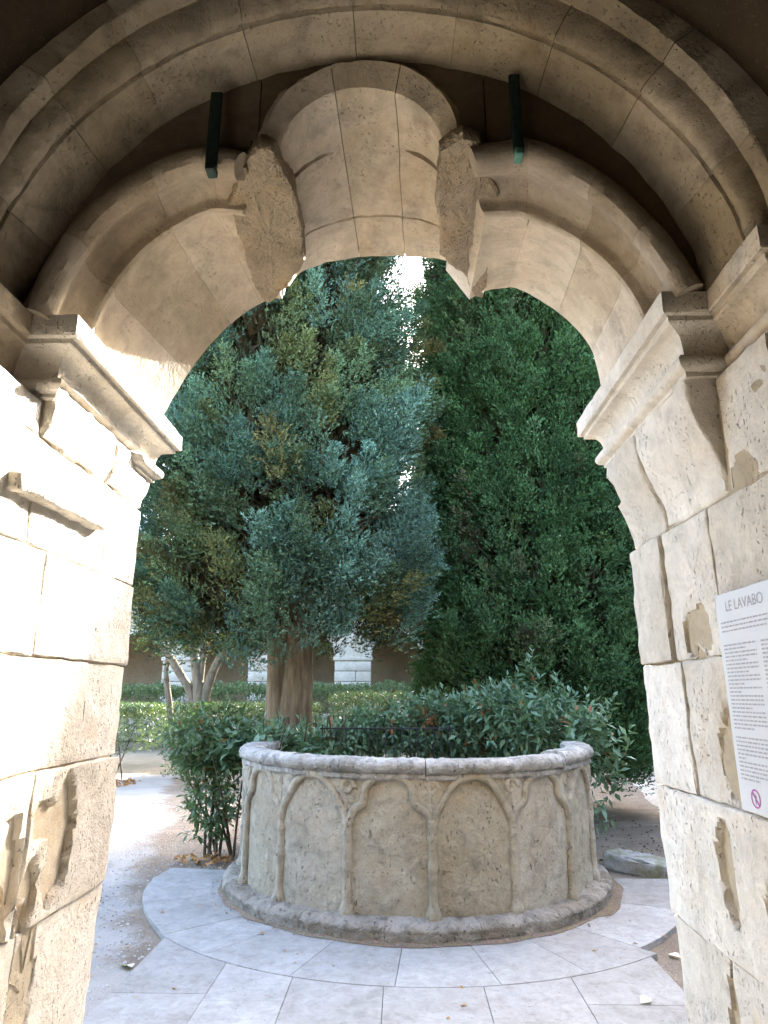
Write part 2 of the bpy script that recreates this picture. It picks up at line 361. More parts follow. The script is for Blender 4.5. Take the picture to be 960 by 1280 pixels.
# ------------------------------------------------------------------ paving slabs round the basin
BC = np.array([0.11, 6.49])
pav = bpy.data.objects.new('pavement', None); COL.objects.link(pav); pav['kind'] = 'structure'
def slab(poly, z1=0.0, seed=0):
    """polygon in plan -> slab with worn edge (inset joint)"""
    P = np.array(poly, float)
    c = P.mean(0); d = np.roll(P, -1, 0) - P; n = np.c_[d[:, 1], -d[:, 0]]; n /= np.linalg.norm(n, axis=1)[:, None]
    if ((P - c) * (n + np.roll(n, 1, 0))).sum() < 0: n = -n
    vn = n + np.roll(n, 1, 0); vn /= np.maximum(np.linalg.norm(vn, axis=1), 0.3)[:, None]
    A = P - vn * 0.0014; B = P - vn * 0.004
    m = len(P); z = z1 + 0.0015 * float(vnoise(np.array([[c[0], c[1], 3.0]]), 9, seed)[0])
    zz = lambda Q, h: np.c_[Q, np.full(m, h)]
    v = np.vstack([zz(A, -0.05), zz(A, z - 0.004), zz(B, z)])
    f = []
    for r_ in range(2):
        for i in range(m):
            j = (i + 1) % m; f.append((r_ * m + i, r_ * m + j, (r_ + 1) * m + j, (r_ + 1) * m + i))
    f.append(tuple(2 * m + i for i in range(m)))
    mesh_obj('slab', v, f, M_slab, pav, smooth=False)
def pol(r, th): return (BC[0] + r * math.sin(R(th)), BC[1] - r * math.cos(R(th)))
def ringslab(th0, th1, r0, r1):
    n = max(3, int(abs(th1 - th0) / 3)); ths = np.linspace(th0, th1, n + 1)
    rr = lambda t: r1 + (0.02 * math.sin(t * 0.13) if abs(t) > 50 else 0.0115)
    slab([pol(r0, t) for t in ths] + [pol(rr(t), t) for t in ths[::-1]])
ths = [-97, -70, -49, -36, -19.5, -4, 11, 25, 40]
for a, b in zip(ths[:-1], ths[1:]): ringslab(a, b, 1.62, 2.27)
ringslab(40, 66, 1.62, 2.15); ringslab(66, 90, 1.62, 2.22)
def ringx(x): # front ring boundary as y(x)
    return BC[1] - math.sqrt(max(0.01, 2.285 ** 2 - (x - BC[0]) ** 2))
def fslab(x0, x1, y0, top=True, y1=None):
    if top:
        xs = np.linspace(x0, x1, 6); poly = [(x0, y0), (x1, y0)] + [(x, ringx(x)) for x in xs[::-1]]
    else: poly = [(x0, y0), (x1, y0), (x1, y1), (x0, y1)]
    slab(poly)
fslab(-1.58, -1.06, 4.10); fslab(-1.06, -0.63, 4.02); fslab(-0.63, -0.11, 3.62); fslab(-0.11, 0.44, 3.62); fslab(0.44, 0.95, 3.62); fslab(0.95, 1.52, 4.02)
fslab(-1.58, -1.06, 3.3, False, 4.10); fslab(-1.06, -0.63, 3.3, False, 4.02); fslab(0.95, 1.52, 3.3, False, 4.02)
for x0, x1 in ((-0.63, -0.11), (-0.11, 0.44), (0.44, 0.95)): fslab(x0, x1, 2.95, False, 3.62)
for x0, x1 in ((-1.58, -1.06), (-1.06, -0.63), (0.95, 1.52)): fslab(x0, x1, 2.5, False, 3.3)
for x0, x1 in ((-0.63, -0.11), (-0.11, 0.44), (0.44, 0.95)): fslab(x0, x1, 2.46, False, 2.95)

# ------------------------------------------------------------------ piers of the opening
ZL, ZR = EYE + 0.975, EYE + 1.017          # tops of the imposts
XL, XR = -0.95, 0.825                       # reveal planes
YF, YB = 1.36, 2.33                         # wall front and back planes
def batter(side):
    def f(p):
        q = p.copy(); k = np.clip((1.45 - p[:, 2]) / 1.45, 0, 1)
        q[:, 0] += side * 0.03 * k; return q
    return f
pierL = thing('stone_pier', 'sunlit pale limestone pier with long ledge and eroded hollows, opposite the information panel', 'pier', (XL, 1.85, 0))
pierR = thing('stone_pier', 'cream limestone pier of pitted blocks carrying the white information panel', 'pier', (XR, 1.85, 0))
mesh_obj('mortar_core', *rbox((-1.5, YF + 0.015, 0), (XL - 0.0085, YB - 0.015, ZL - 0.23), 0.5, 0.02, 0.0, deform=batter(-1))[:2], M_mortar, pierL)
mesh_obj('mortar_core', *rbox((XR + 0.0085, YF + 0.015, 0), (1.4, YB - 0.015, ZR - 0.23), 0.5, 0.02, 0.0, deform=batter(1))[:2], M_mortar, pierR)
sd = [0]
def jblock(side, y0, y1, z0, z1, cav=(), off=0.0, parent=None, amp=0.0065, cell=0.02):
    sd[0] += 1; g = 0.0018
    x = (XL if side < 0 else XR) - side * off
    lo = (x - 0.34, y0 + g, z0 + g) if side < 0 else (x, y0 + g, z0 + g)
    hi = (x, y1 - g, z1 - g) if side < 0 else (x + 0.34, y1 - g, z1 - g)
    cv = [((x, c[0], c[1]), (0.20, c[2], c[3]), c[4]) for c in cav]
    v, f, s = rbox(lo, hi, cell, 0.0045, amp, 6, sd[0] * 13, cv, 0.009, batter(side))
    mesh_obj('block', v, f, M_jamb, parent, stain=s)
L = lambda *a, **k: jblock(-1, *a, parent=pierL, **k)
Rr = lambda *a, **k: jblock(1, *a, parent=pierR, **k)
# left pier, from the ground up
L(YF, 1.90, 0.0, 0.50); L(1.90, YB, 0.0, 0.50)
L(YF, 1.845, 0.50, 0.975, [(1.74, 0.72, 0.05, 0.10, 0.05)]); L(1.845, YB, 0.50, 0.975, [(1.90, 0.80, 0.052, 0.22, 0.09)])
L(YF, 1.80, 0.975, 1.355, [(1.73, 1.10, 0.06, 0.16, 0.08)], off=0.012); L(1.80, YB, 0.975, 1.355, [(1.985, 1.16, 0.07, 0.16, 0.085), (1.88, 1.23, 0.06, 0.05, 0.05), (1.845, 1.06, 0.05, 0.11, 0.06)], off=0.012, cell=0.013)
L(YF, 2.055, 1.355, 1.645); L(2.055, YB, 1.355, 1.645, off=-0.004)
L(YF, 1.72, 1.645, 1.92); L(1.72, YB, 1.645, 1.92, off=0.003)
L(YF, 1.62, 1.92, 2.20); L(1.62, 2.06, 1.92, 2.20); L(2.06, YB, 1.92, 2.20, off=-0.002)
# right pier
Rr(YF, 1.98, 0.0, 0.45); Rr(1.98, YB, 0.0, 0.45)
Rr(YF, 1.965, 0.45, 0.90, [(1.86, 0.62, 0.10, 0.14, 0.08)]); Rr(1.965, YB, 0.45, 0.90, [(1.955, 0.70, 0.05, 0.17, 0.08)])
Rr(YF, YB, 0.90, 1.275, [(1.885, 1.115, 0.042, 0.13, 0.06), (1.66, 1.0, 0.06, 0.13, 0.05)], off=0.008, cell=0.013)
Rr(YF, 1.57, 1.275, 1.645); Rr(1.57, 2.02, 1.275, 1.645, [(1.76, 1.40, 0.085, 0.13, 0.07)], cell=0.013); Rr(2.02, YB, 1.275, 1.645, off=0.006)
Rr(YF, 1.75, 1.645, 2.035); Rr(1.75, 2.06, 1.645, 2.035, [(1.90, 1.715, 0.075, 0.075, 0.07)], cell=0.013); Rr(2.06, YB, 1.645, 2.035, off=0.016)

# corbels (taper out to the impost), inner order
def corbel(side, xj, xc, z0, z1, parent, n=3):
    ys = [YF + 0.26, 1.86, YB] ; joints = [ (1.62 if True else 0), 2.02, YB]
    edges = [1.62, 2.02, YB]
    for a, b in zip(edges[:-1], edges[1:]):
        sd[0] += 1
        lo = (xj - 0.30, a + 0.003, z0 + 0.003) if side < 0 else (xj, a + 0.003, z0 + 0.003)
        hi = (xj, b - 0.003, z1 + 0.05) if side < 0 else (xj + 0.30, b - 0.003, z1 + 0.05)
        def df(p):
            q = p.copy(); k = smooth01((p[:, 2] - z0 - 0.02) / (z1 - z0 - 0.06)); fr = np.clip(1 - np.abs(p[:, 0] - xj) / 0.25, 0, 1)
            q[:, 0] += (xc - xj) * k * fr
            # the front end grows out of the outer order: it recedes to nothing at the foot
            return q
        cv = [((xj, 2.33, z0 + 0.22), (0.3, 0.06, 0.05), 0.05)] if side > 0 and b > 2.3 else []
        v, f, s = rbox(lo, hi, 0.022, 0.012, 0.007, 8, sd[0] * 13 + 1, cv, 0.016, df)
        mesh_obj('corbel_block', v, f, M_jamb, parent, stain=s)
    # outer order above the reveal
    sd[0] += 1; xo = xj - side * -0.002
    lo = (xj - 0.30, YF, z0 + 0.003) if side < 0 else (xj + 0.004, YF, z0 + 0.003)
    hi = (xj - 0.004, 1.617, z1 - 0.002) if side < 0 else (xj + 0.30, 1.617, z1 - 0.002)
    v, f, s = rbox(lo, hi, 0.025, 0.012, 0.006, 8, sd[0] * 13, [((xj, 1.55, z0 + 0.03), (0.3, 0.05, 0.05), 0.05)] if side > 0 else [], 0.016)
    mesh_obj('block', v, f, M_jamb, parent, stain=s)
corbel(-1, XL, -0.928, 2.20, ZL - 0.21, pierL)
corbel(1, XR, 0.753, 2.035, ZR - 0.21, pierR)

# impost mouldings swept along the plan of both orders with mitred corners
def impost(side, xin, xout, ztop, parent):
    prof = [(-0.08, 0.0), (0.073, 0.0), (0.079, -0.005), (0.079, -0.030), (0.079, -0.058), (0.076, -0.063), (0.062, -0.064), (0.061, -0.067), (0.061, -0.078), (0.058, -0.081)]
    for a in np.linspace(0, 1, 7): prof.append((0.054 - 0.047 * math.sin(a * math.pi / 2), -0.082 - 0.062 * (1 - math.cos(a * math.pi / 2))))
    prof += [(0.007, -0.150), (0.012, -0.153)]
    for a in np.linspace(80, -80, 8): prof.append((0.010 + 0.024 * math.cos(R(a)), -0.176 + 0.022 * math.sin(R(a))))
    prof += [(0.010, -0.200), (0.010, -0.212), (-0.08, -0.214)]
    s = side
    plan = [(xout + s * 1.2, YF), (xout, YF), (xout, 1.615), (xin, 1.615), (xin, YB), (xout + s * 0.6, YB)]
    P = np.array(plan)
    segs = [(0, 1), (1, 2), (2, 3), (3, 4), (4, 5)]
    def outn(i, j):
        d = P[j] - P[i]; n = np.array([d[1], -d[0]]) * (1 if s < 0 else -1); return n / np.linalg.norm(n)
    names = ['impost_stone'] * 5
    for si, (i, j) in enumerate(segs):
        d = P[j] - P[i]; Ls = np.linalg.norm(d); d = d / Ls; n = outn(i, j)
        pieces = [(0, 1)] if Ls < 0.6 else [(0, 0.52), (0.52, 1)]
        for (ta, tb) in pieces:
            rings = []
            nt_ = max(3, int(Ls * (tb - ta) / 0.02)); tt = np.linspace(ta, tb, nt_ + 1)
            for (pp, zz) in prof:
                # mitre: extend by pp * tan(half angle)
                e0 = e1 = 0.0
                if si > 0:
                    n0 = outn(*segs[si - 1]); e0 = float(np.dot(n0, -d)) * pp
                if si < 4:
                    n1 = outn(*segs[si + 1]); e1 = float(np.dot(n1, d)) * pp
                row = []
                for t in tt:
                    pos = P[i] + d * (-e0 + (Ls + e0 + e1) * t) + n * pp
                    if 0 < ta and t == ta: pos = pos + d * 0.002
                    row.append((pos[0], pos[1], ztop + zz))
                rings.append(row)
            v, f = loft_solid(rings, 0.0035, 8, 40 + int(side)); sd[0] += 3
            # broken lower roll on the left inner run
            v = np.array(v)
            if side < 0 and si == 3:
                k = smooth01((2.16 + 0.04 * vnoise(v, 9, 3) - v[:, 1]) / 0.03) * smooth01((ztop - 0.145 - v[:, 2]) / 0.012)
                v[:, 0] -= k * 0.035
            st = 0.3 * np.clip(fbm(v, 9, 4) * 1.3 - 0.45, 0, 1)
            mesh_obj('impost_stone', v, f, M_jamb if si in (3, 2) else M_arch, parent, sharp=32, stain=st)
impost(-1, -0.929, -1.05, ZL, pierL)
impost(1, 0.763, 0.879, ZR, pierR)

# worn ledge projecting from the left reveal
def led(p):
    q = p.copy(); q[:, 2] += 0.02 * (p[:, 1] - 1.75) + 0.006 * vnoise(p, 11, 4); return q
v, f, s = rbox((XL - 0.1, 1.50, 2.035), (XL + 0.034, 2.0, 2.085), 0.016, 0.016, 0.006, 12, 55, (), 0.006, led)
mesh_obj('ledge', v, f, M_jamb, pierL, stain=s * 0)

# ------------------------------------------------------------------ wall mass round the opening
wall = thing('cloister_wall', 'thick limestone cloister wall enclosing the arched opening, dark inside', 'wall', (0, 1.85, 0))
mesh_obj('wall_mass', *rbox((-6.0, YF, 0), (-1.28, YB, 3.2), 1.0, 0.01, 0)[:2], M_vault, wall)
mesh_obj('wall_mass', *rbox((1.15, YF, 0), (6.0, YB, 3.2), 1.0, 0.01, 0)[:2], M_vault, wall)
mesh_obj('wall_mass', *rbox((-6.0, 1.72, 3.52), (6.0, 2.24, 4.8), 1.0, 0.01, 0)[:2], M_far, wall)

# the great outer arch, lofted from measured rings, cut in voussoirs
def ring_curve(cx, cz, r, zl, zr):
    a0 = 180 - math.degrees(math.asin((zl - cz) / r)); a1 = math.degrees(math.asin((zr - cz) / r))
    return Curve(arc_pts(cx, cz + EYE, r, a0, a1, 40))
cF = ring_curve(-0.0775, 0.977, 0.961, 0.955, 1.0)
cG = ring_curve(-0.082, 0.945, 0.962, 0.955, 1.0)
cG2 = ring_curve(-0.083, 0.938, 0.967, 0.955, 1.0)
cE = ring_curve(-0.09, 0.882, 0.948, 0.955, 1.0)
cD = ring_curve(-0.0895, 0.937, 0.889, 0.955, 1.0)
def st_(curve, t, dn, Y):
    p = curve.at(t) + curve.nrm(t) * dn; return np.c_[p[:, 0], np.full(len(t), Y), p[:, 1]]
def lerp_st(c1, c2, k, t, dn, Y):
    p = c1.at(t) * (1 - k) + c2.at(t) * k + c1.nrm(t) * dn; return np.c_[p[:, 0], np.full(len(t), Y), p[:, 1]]
def archivolt(t):
    s = [st_(cF, t, 0.14, 1.30), st_(cF, t, 0.006, 1.30), st_(cF, t, 0.0, 1.306), st_(cG, t, 0.0, 1.336), st_(cG2, t, 0.010, 1.340), st_(cG2, t, 0.010, 1.347)]
    for k in np.linspace(0.06, 0.86, 8):
        s.append(lerp_st(cG2, cE, k, t, -0.020 * math.sin(math.pi * k ** 0.8) , 1.347 + 0.05 * k))
    s += [lerp_st(cG2, cE, 0.93, t, 0.010, 1.396), st_(cE, t, 0.010, 1.402), st_(cE, t, 0.0, 1.406)]
    s += [lerp_st(cE, cD, k, t, 0, 1.406 + (1.60 - 1.406) * k) for k in (0.2, 0.4, 0.6, 0.8, 1.0)]
    s += [st_(cD, t, 0.18, 1.60)]
    return s
arch = thing('great_arch', 'broad round limestone arch with roll moulding framing the whole opening', 'arch', (0, 1.45, EYE + 0.95))
js = [0, 0.085, 0.19, 0.275, 0.385, 0.497, 0.60, 0.70, 0.80, 0.905, 1.0]
for q, (a, b) in enumerate(zip(js[:-1], js[1:])):
    g = 0.0002 if q not in (1, 4, 7) else 0.0006
    t = np.linspace(a + g, b - g, 15)
    v, f = loft_solid(archivolt(t), 0.006, 7, 100)
    stn = np.clip(fbm(v, 6, 8) * 1.1 - 0.45, 0, 1)
    mesh_obj('voussoir', v, f, M_archo, arch, sharp=45, stain=stn)

# front wall sheet outside the arch (seen as dark corners) and a wall rib
def ring_sheet(name, c, r0, r1, y0, y1, mat, parent, a0=-8, a1=188):
    A = np.linspace(a0, a1, 60); sec = []
    for (rr, yy) in ((r0, y1), (r0, y0), (r1, y0), (r1, y1)):
        sec.append([(c[0] + rr * math.cos(R(a)), yy, c[1] + rr * math.sin(R(a))) for a in A[::-1]])
    v, f = loft_solid(sec, 0.004, 6, 5); return mesh_obj(name, v, f, mat, parent, sharp=40)
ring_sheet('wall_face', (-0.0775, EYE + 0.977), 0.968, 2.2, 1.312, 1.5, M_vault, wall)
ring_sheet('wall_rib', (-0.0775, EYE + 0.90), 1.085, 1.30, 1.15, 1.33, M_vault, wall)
# vault over the gallery and the walls that close it
vault = thing('gallery_vault', 'dark stone barrel vault over the gallery in front of the arch', 'vault', (0, -0.8, 3.2))
A = np.linspace(0, 180, 30); sec = []
for x in (-5.0, 5.0): sec.append([(x, -0.85 + 2.2 * math.cos(R(a)), 3.78 + 1.7 * math.sin(R(a))) for a in A])
v = np.array(sec).reshape(-1, 3); f = [(i, i + 1, 31 + i, 30 + i) for i in range(29)]
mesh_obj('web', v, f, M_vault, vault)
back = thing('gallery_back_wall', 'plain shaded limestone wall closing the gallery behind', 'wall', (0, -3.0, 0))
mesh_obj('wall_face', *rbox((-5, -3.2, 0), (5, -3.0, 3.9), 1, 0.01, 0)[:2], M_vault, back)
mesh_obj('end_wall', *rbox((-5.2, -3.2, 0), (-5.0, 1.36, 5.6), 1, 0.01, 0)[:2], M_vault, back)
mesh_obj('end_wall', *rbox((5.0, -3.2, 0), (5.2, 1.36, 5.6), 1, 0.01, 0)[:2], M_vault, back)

# ------------------------------------------------------------------ broken twin-arch tracery
Z = lambda pts: [(x, z + EYE) for x, z in pts]
LA = Curve(Z([(-0.962, 0.968), (-0.909, 1.129), (-0.838, 1.268), (-0.715, 1.385), (-0.60, 1.441), (-0.525, 1.452), (-0.43, 1.43)]))
LB = Curve(Z([(-0.938, 0.968), (-0.919, 1.08), (-0.871, 1.203), (-0.786, 1.334), (-0.68, 1.425), (-0.60, 1.470), (-0.565, 1.475), (-0.47, 1.465)]))
LC = Curve(Z([(-0.88, 0.968), (-0.859, 1.024), (-0.781, 1.186), (-0.70, 1.305), (-0.612, 1.404), (-0.507, 1.473), (-0.44, 1.475)]))
RA = Curve(Z([(0.20, 1.44), (0.285, 1.452), (0.354, 1.460), (0.45, 1.412), (0.575, 1.310), (0.686, 1.148), (0.752, 1.008)]))
RB = Curve(Z([(0.27, 1.44), (0.33, 1.44), (0.40, 1.426), (0.54, 1.345), (0.651, 1.231), (0.711, 1.121), (0.738, 1.008)]))
RC = Curve(Z([(0.27, 1.46), (0.327, 1.494), (0.40, 1.508), (0.466, 1.502), (0.611, 1.396), (0.707, 1.266), (0.735, 1.149), (0.746, 1.008)]))
def small_arch(A_, B_, C_):
    def fn(t):
        s = [st_(A_, t, 0.16, 1.66)]
        s += [lerp_st(A_, B_, k, t, dn, Y) for k, dn, Y in ((0, 0.045, 1.575), (0, 0.050, 1.545), (0, 0.036, 1.520), (0.03, 0.012, 1.505), (0.08, -0.010, 1.503), (0.15, -0.026, 1.512), (0.24, -0.032, 1.535), (0.32, -0.026, 1.562), (0.37, -0.011, 1.585), (0.385, 0.004, 1.600),
              (0.40, 0.022, 1.625), (0.46, 0.032, 1.655), (0.54, 0.034, 1.680), (0.62, 0.028, 1.700), (0.68, 0.018, 1.712), (0.71, 0.008, 1.717), (0.72, -0.008, 1.717), (0.78, -0.019, 1.720), (0.88, -0.023, 1.728), (0.95, -0.021, 1.738), (1.0, -0.013, 1.752), (1.0, 0.0, 1.790))]
        s += [lerp_st(B_, C_, k, t, 0, 1.79 + 0.46 * k) for k in (0.1, 0.3, 0.5, 0.7, 0.9, 1.0)]
        s += [st_(C_, t, 0.16, 2.25)]
        return s
    return fn
trac = thing('tracery', 'broken twin-arch tracery with half an oculus and two ragged stubs', 'tracery', (-0.1, 1.9, EYE + 1.4))
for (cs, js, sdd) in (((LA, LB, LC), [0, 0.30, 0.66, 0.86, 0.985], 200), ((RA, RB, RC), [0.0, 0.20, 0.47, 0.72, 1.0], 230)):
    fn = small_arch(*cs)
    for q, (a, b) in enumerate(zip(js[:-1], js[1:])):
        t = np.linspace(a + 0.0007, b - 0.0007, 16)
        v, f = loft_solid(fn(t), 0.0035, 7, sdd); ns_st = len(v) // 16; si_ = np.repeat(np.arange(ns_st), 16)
        mesh_obj('voussoir', v, f, M_arch_s, trac, sharp=45, stain=np.clip(np.interp(si_, [0, 10, 12, 15, 16, 20, 21], [0.6, 0.6, 0.7, 0.25, 0.3, 0.25, 0.0]) + 0.22 * fbm(v, 7, sdd), 0, 1) * (si_ < 22))  # soot plus shade painted along roll and hollow, none on the soffit
# oculus crown
O1 = Curve(arc_pts(-0.104, 1.53 + EYE, 0.278, 188, -8)); O2 = Curve(arc_pts(-0.106, 1.497 + EYE, 0.240, 188, -8))
OR = Curve(Z([(-0.43, 1.535), (-0.385, 1.588), (-0.296, 1.632), (-0.152, 1.66), (0.006, 1.661), (0.162, 1.643), (0.235, 1.605), (0.285, 1.55)]))
def oculus(t):
    s = [st_(O1, t, 0.10, 1.60), st_(O1, t, 0.0, 1.545), st_(O1, t, -0.004, 1.535), lerp_st(O1, O2, 0.5, t, 0.0, 1.552), st_(O2, t, 0.0, 1.565), st_(O2, t, -0.003, 1.573)]
    side = smooth01((np.abs(t - 0.5) - 0.12) / 0.1) * smooth01((0.44 - np.abs(t - 0.5)) / 0.05)
    def L(k, dn):
        p = O2.at(t) * (1 - k) + OR.at(t) * k + O2.nrm(t) * np.asarray(dn).reshape(-1, 1) * np.ones((len(t), 1)); return np.c_[p[:, 0], np.full(len(t), 1.573 + 0.677 * k), p[:, 1]]
    s += [L(0.1, 0), L(0.2, 0), L(0.262, 0), L(0.266, 0.014 * side), L(0.274, 0.014 * side), L(0.279, -0.004 * side), L(0.33, -0.006 * side), L(0.45, -0.006), L(0.6, 0.0), L(0.695, 0.0), L(0.70, 0.006), L(0.704, 0.006), L(0.709, -0.001), L(0.8, -0.003), L(0.9, 0.0), L(1.0, 0.0)]
    s += [st_(OR, t, 0.14, 2.25)]
    return s
for q, (a, b) in enumerate(((0.0, 0.40), (0.40, 0.625), (0.625, 1.0))):
    t = np.linspace(a + 0.0015, b - 0.0015, 22)
    v, f = loft_solid(oculus(t), 0.009, 7, 260)
    mesh_obj('oculus_stone', v, f, M_arch, trac, sharp=45, stain=np.clip(fbm(v, 6, 33) * 1.3 - 0.4, 0, 1))
# ragged stubs where the lost mullion broke away: one level fracture face over the full depth
def stub(plan, zb, seed):
    P = np.array(plan + plan[:1], float); sl = np.concatenate([[0], np.cumsum(np.linalg.norm(np.diff(P, axis=0), axis=1))]); N = 110
    t = np.linspace(0, sl[-1], N, endpoint=False); B = np.c_[np.interp(t, sl, P[:, 0]), np.interp(t, sl, P[:, 1])]; c = B.mean(0)
    rings = [(0.80, 0.16, 0.05), (0.90, 0.10, 0.03), (0.97, 0.055, 0.012), (1.0, 0.025, 0.0), (1.0, 0.010, 0), (0.985, 0.0, 0), (0.93, -0.004, 0), (0.84, -0.004, 0), (0.72, -0.004, 0), (0.58, -0.004, 0), (0.42, -0.004, 0), (0.25, -0.004, 0), (0.08, -0.004, 0)]
    v = []; f = []
    for k, dz, dy in rings:
        q = c + (B - c) * k
        for p in q: v.append((p[0], p[1] + dy, zb + dz + EYE + 0.05 * (p[0] - c[0])))
    for r_ in range(len(rings) - 1):
        for i in range(N): k2 = (i + 1) % N; f.append((r_ * N + i, r_ * N + k2, (r_ + 1) * N + k2, (r_ + 1) * N + i))
    f.append(tuple((len(rings) - 1) * N + i for i in range(N)))
    v = np.array(v); n = vnormals(v, f)
    if np.sum(n * (v - v.mean(0))) < 0: n = -n
    v = v + n * (0.010 * fbm(v, 11, seed) + 0.005 * vnoise(v, 34, seed + 4) + 0.004 * vnoise(v, 80, seed + 9))[:, None]
    mesh_obj('broken_stub', v, f, M_rough, trac, sharp=35, stain=np.clip(fbm(v, 7, seed + 2) * 1.3 - 0.2, 0, 1))
stub([(-0.385, 1.505), (-0.349, 1.515), (-0.322, 1.667), (-0.312, 1.807), (-0.335, 2.025), (-0.418, 2.16), (-0.509, 2.262), (-0.54, 2.124), (-0.525, 1.803), (-0.525, 1.719), (-0.425, 1.541)], 1.468, 301)
stub([(0.115, 1.525), (0.175, 1.478), (0.225, 1.498), (0.272, 1.634), (0.306, 1.69), (0.303, 1.768), (0.32, 1.921), (0.325, 2.262), (0.29, 2.24), (0.236, 2.105), (0.15, 1.993), (0.12, 1.729)], 1.468, 311)
# tympanum plates front and back
def zlow_fn(cl, cr, o, zstub):
    xs = np.linspace(-1.02, 0.86, 190); z = np.full(190, zstub + EYE)
    for c in (cl, cr):
        p = c.p; o_ = np.argsort(p[:, 0]); zi = np.interp(xs, p[o_, 0], p[o_, 1], left=-9, right=-9); m = zi > 0
        z[m] = zi[m]
    p = o.p; k = p[:, 1] >= np.median(p[:, 1]) - 5; o_ = np.argsort(p[:, 0]); zi = np.interp(xs, p[o_, 0], p[o_, 1], left=-9, right=-9)
    z = np.maximum(z, zi); z[xs < cl.p[:, 0].min()] = EYE + 0.985; z[xs > cr.p[:, 0].max()] = EYE + 1.03
    return xs, z
def plate(name, cl, cr, o, zstub, y0, y1, ztopf, up, mat):
    xs, zl = zlow_fn(cl, cr, o, zstub)
    cuts = [0, 62, 128, 189]
    for a, b in zip(cuts[:-1], cuts[1:]):
        X = xs[a:b + 1].copy(); X[0] += 0.0015; X[-1] -= 0.0015; lo = zl[a:b + 1] + up; hi = np.maximum(ztopf(X), lo + 0.02); sec = []
        for yy, seq in ((y0, np.linspace(0, 1, 9)), (y1, np.linspace(1, 0, 3))):
            for k in seq: sec.append([(X[i], yy, lo[i] * (1 - k) + hi[i] * k) for i in range(len(X))])
        v, f = loft_solid(sec, 0.004, 7, a + 3)
        mesh_obj(name, v, f, mat, trac, sharp=40)
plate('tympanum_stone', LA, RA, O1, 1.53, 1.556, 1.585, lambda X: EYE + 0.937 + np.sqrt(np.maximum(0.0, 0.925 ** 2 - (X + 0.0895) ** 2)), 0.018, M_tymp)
plate('outer_face_stone', LC, RC, OR, 1.56, 2.225, 2.245, lambda X: 0 * X + 3.6, 0.012, M_far)
# bronze straps
for (x0, x1, zt, zb, yb, lab) in ((-0.533, -0.500, 1.66, 1.40, 1.50, 'dark bronze strap beside the ragged stub above the sunlit pier'), (0.316, 0.346, 1.70, 1.43, 1.50, 'dark bronze strap with bright verdigris foot above the panel-bearing pier')):
    s_ = thing('metal_strap', lab, 'strap', ((x0 + x1) / 2, 1.52, EYE + zb), 'bronze straps holding the tracery')
    mesh_obj('bar', *rbox((x0, 1.497, EYE + zb), (x1, 1.509, EYE + zt), 0.02, 0.003, 0.0008)[:2], M_bronze, s_)
    mesh_obj('foot', *rbox((x0 + 0.003, 1.490, EYE + zb - 0.012), (x1 - 0.003, 1.53, EYE + zb + 0.010), 0.01, 0.004, 0.002, 30)[:2], M_verd if x0 > 0 else M_bronze, s_)

# ------------------------------------------------------------------ information panel
def k_(y, z): return (y, z)
PX = XR - 0.022
panel = thing('information_panel', 'white printed information panel fixed to the cream stone pier', 'panel', (PX, 1.53, EYE - 0.25))
PY0, PY1, PZ0, PZ1 = 1.37, 1.722, EYE - 0.262, EYE + 0.243
board = mesh_obj('board', *rbox((PX, PY0, PZ0), (PX + 0.006, PY1, PZ1), 0.2, 0.0015, 0)[:2], M_sign, panel)
def bars(name, rects, mat, x):
    v = []; f = []
    for (ya, yb, za, zb) in rects:
        k = len(v); v += [(x, ya, za), (x, ya, zb), (x, yb, zb), (x, yb, za)]; f.append((k, k + 1, k + 2, k + 3))
    return mesh_obj(name, v, f, mat, board, smooth=False)
cu = bpy.data.curves.new('title', 'FONT'); cu.body = 'LE LAVABO'; cu.size = 0.036; cu.align_x = 'LEFT'
tmp = bpy.data.objects.new('tmp', cu); COL.objects.link(tmp); bpy.context.view_layer.update()
me = bpy.data.meshes.new_from_object(tmp.evaluated_get(bpy.context.evaluated_depsgraph_get())); bpy.data.objects.remove(tmp)
co = np.zeros(len(me.vertices) * 3); me.vertices.foreach_get('co', co); co = co.reshape(-1, 3)
wd = np.c_[np.full(len(co), PX - 0.0008), PY1 - 0.052 - co[:, 0] * 0.98, PZ1 - 0.046 + co[:, 1]]
me.vertices.foreach_set('co', wd.ravel().astype(np.float32)); me.materials.clear(); me.materials.append(M_ink2); me.update()
to = link('title_lettering', me, board)
rs = random.Random(3)
def textblock(y_start, y_end, z_top, lines, lead=0.0092, h=0.0038):
    out_ = []; z = z_top
    for i in range(lines):
        y = y_start; end = y_end if i < lines - 1 else y_start + (y_end - y_start) * rs.uniform(0.2, 0.7)
        while y > end:
            wlen = rs.uniform(0.006, 0.022); y2 = max(y - wlen, end)
            out_.append((y2, y, z - h, z)); y = y2 - 0.0035
        z -= lead
    return out_, z
allr = []
bl, z = textblock(PY1 - 0.02, PY0 + 0.02, PZ1 - 0.070, 3, 0.0105); allr += bl
for (cs, ce) in ((PY1 - 0.02, PY1 - 0.172), (PY1 - 0.195, PY0 + 0.02)):
    z = PZ1 - 0.125
    for n_ in (2, 3, 3, 3, 2, 4, 5):
        bl, z = textblock(cs, ce, z, n_); allr += bl
    z -= 0.012
    for n_ in (6, 5): bl, z = textblock(cs, ce, z, n_); allr += bl
bars('small_print', allr, M_ink2, PX - 0.0007)['kind'] = 'stuff'
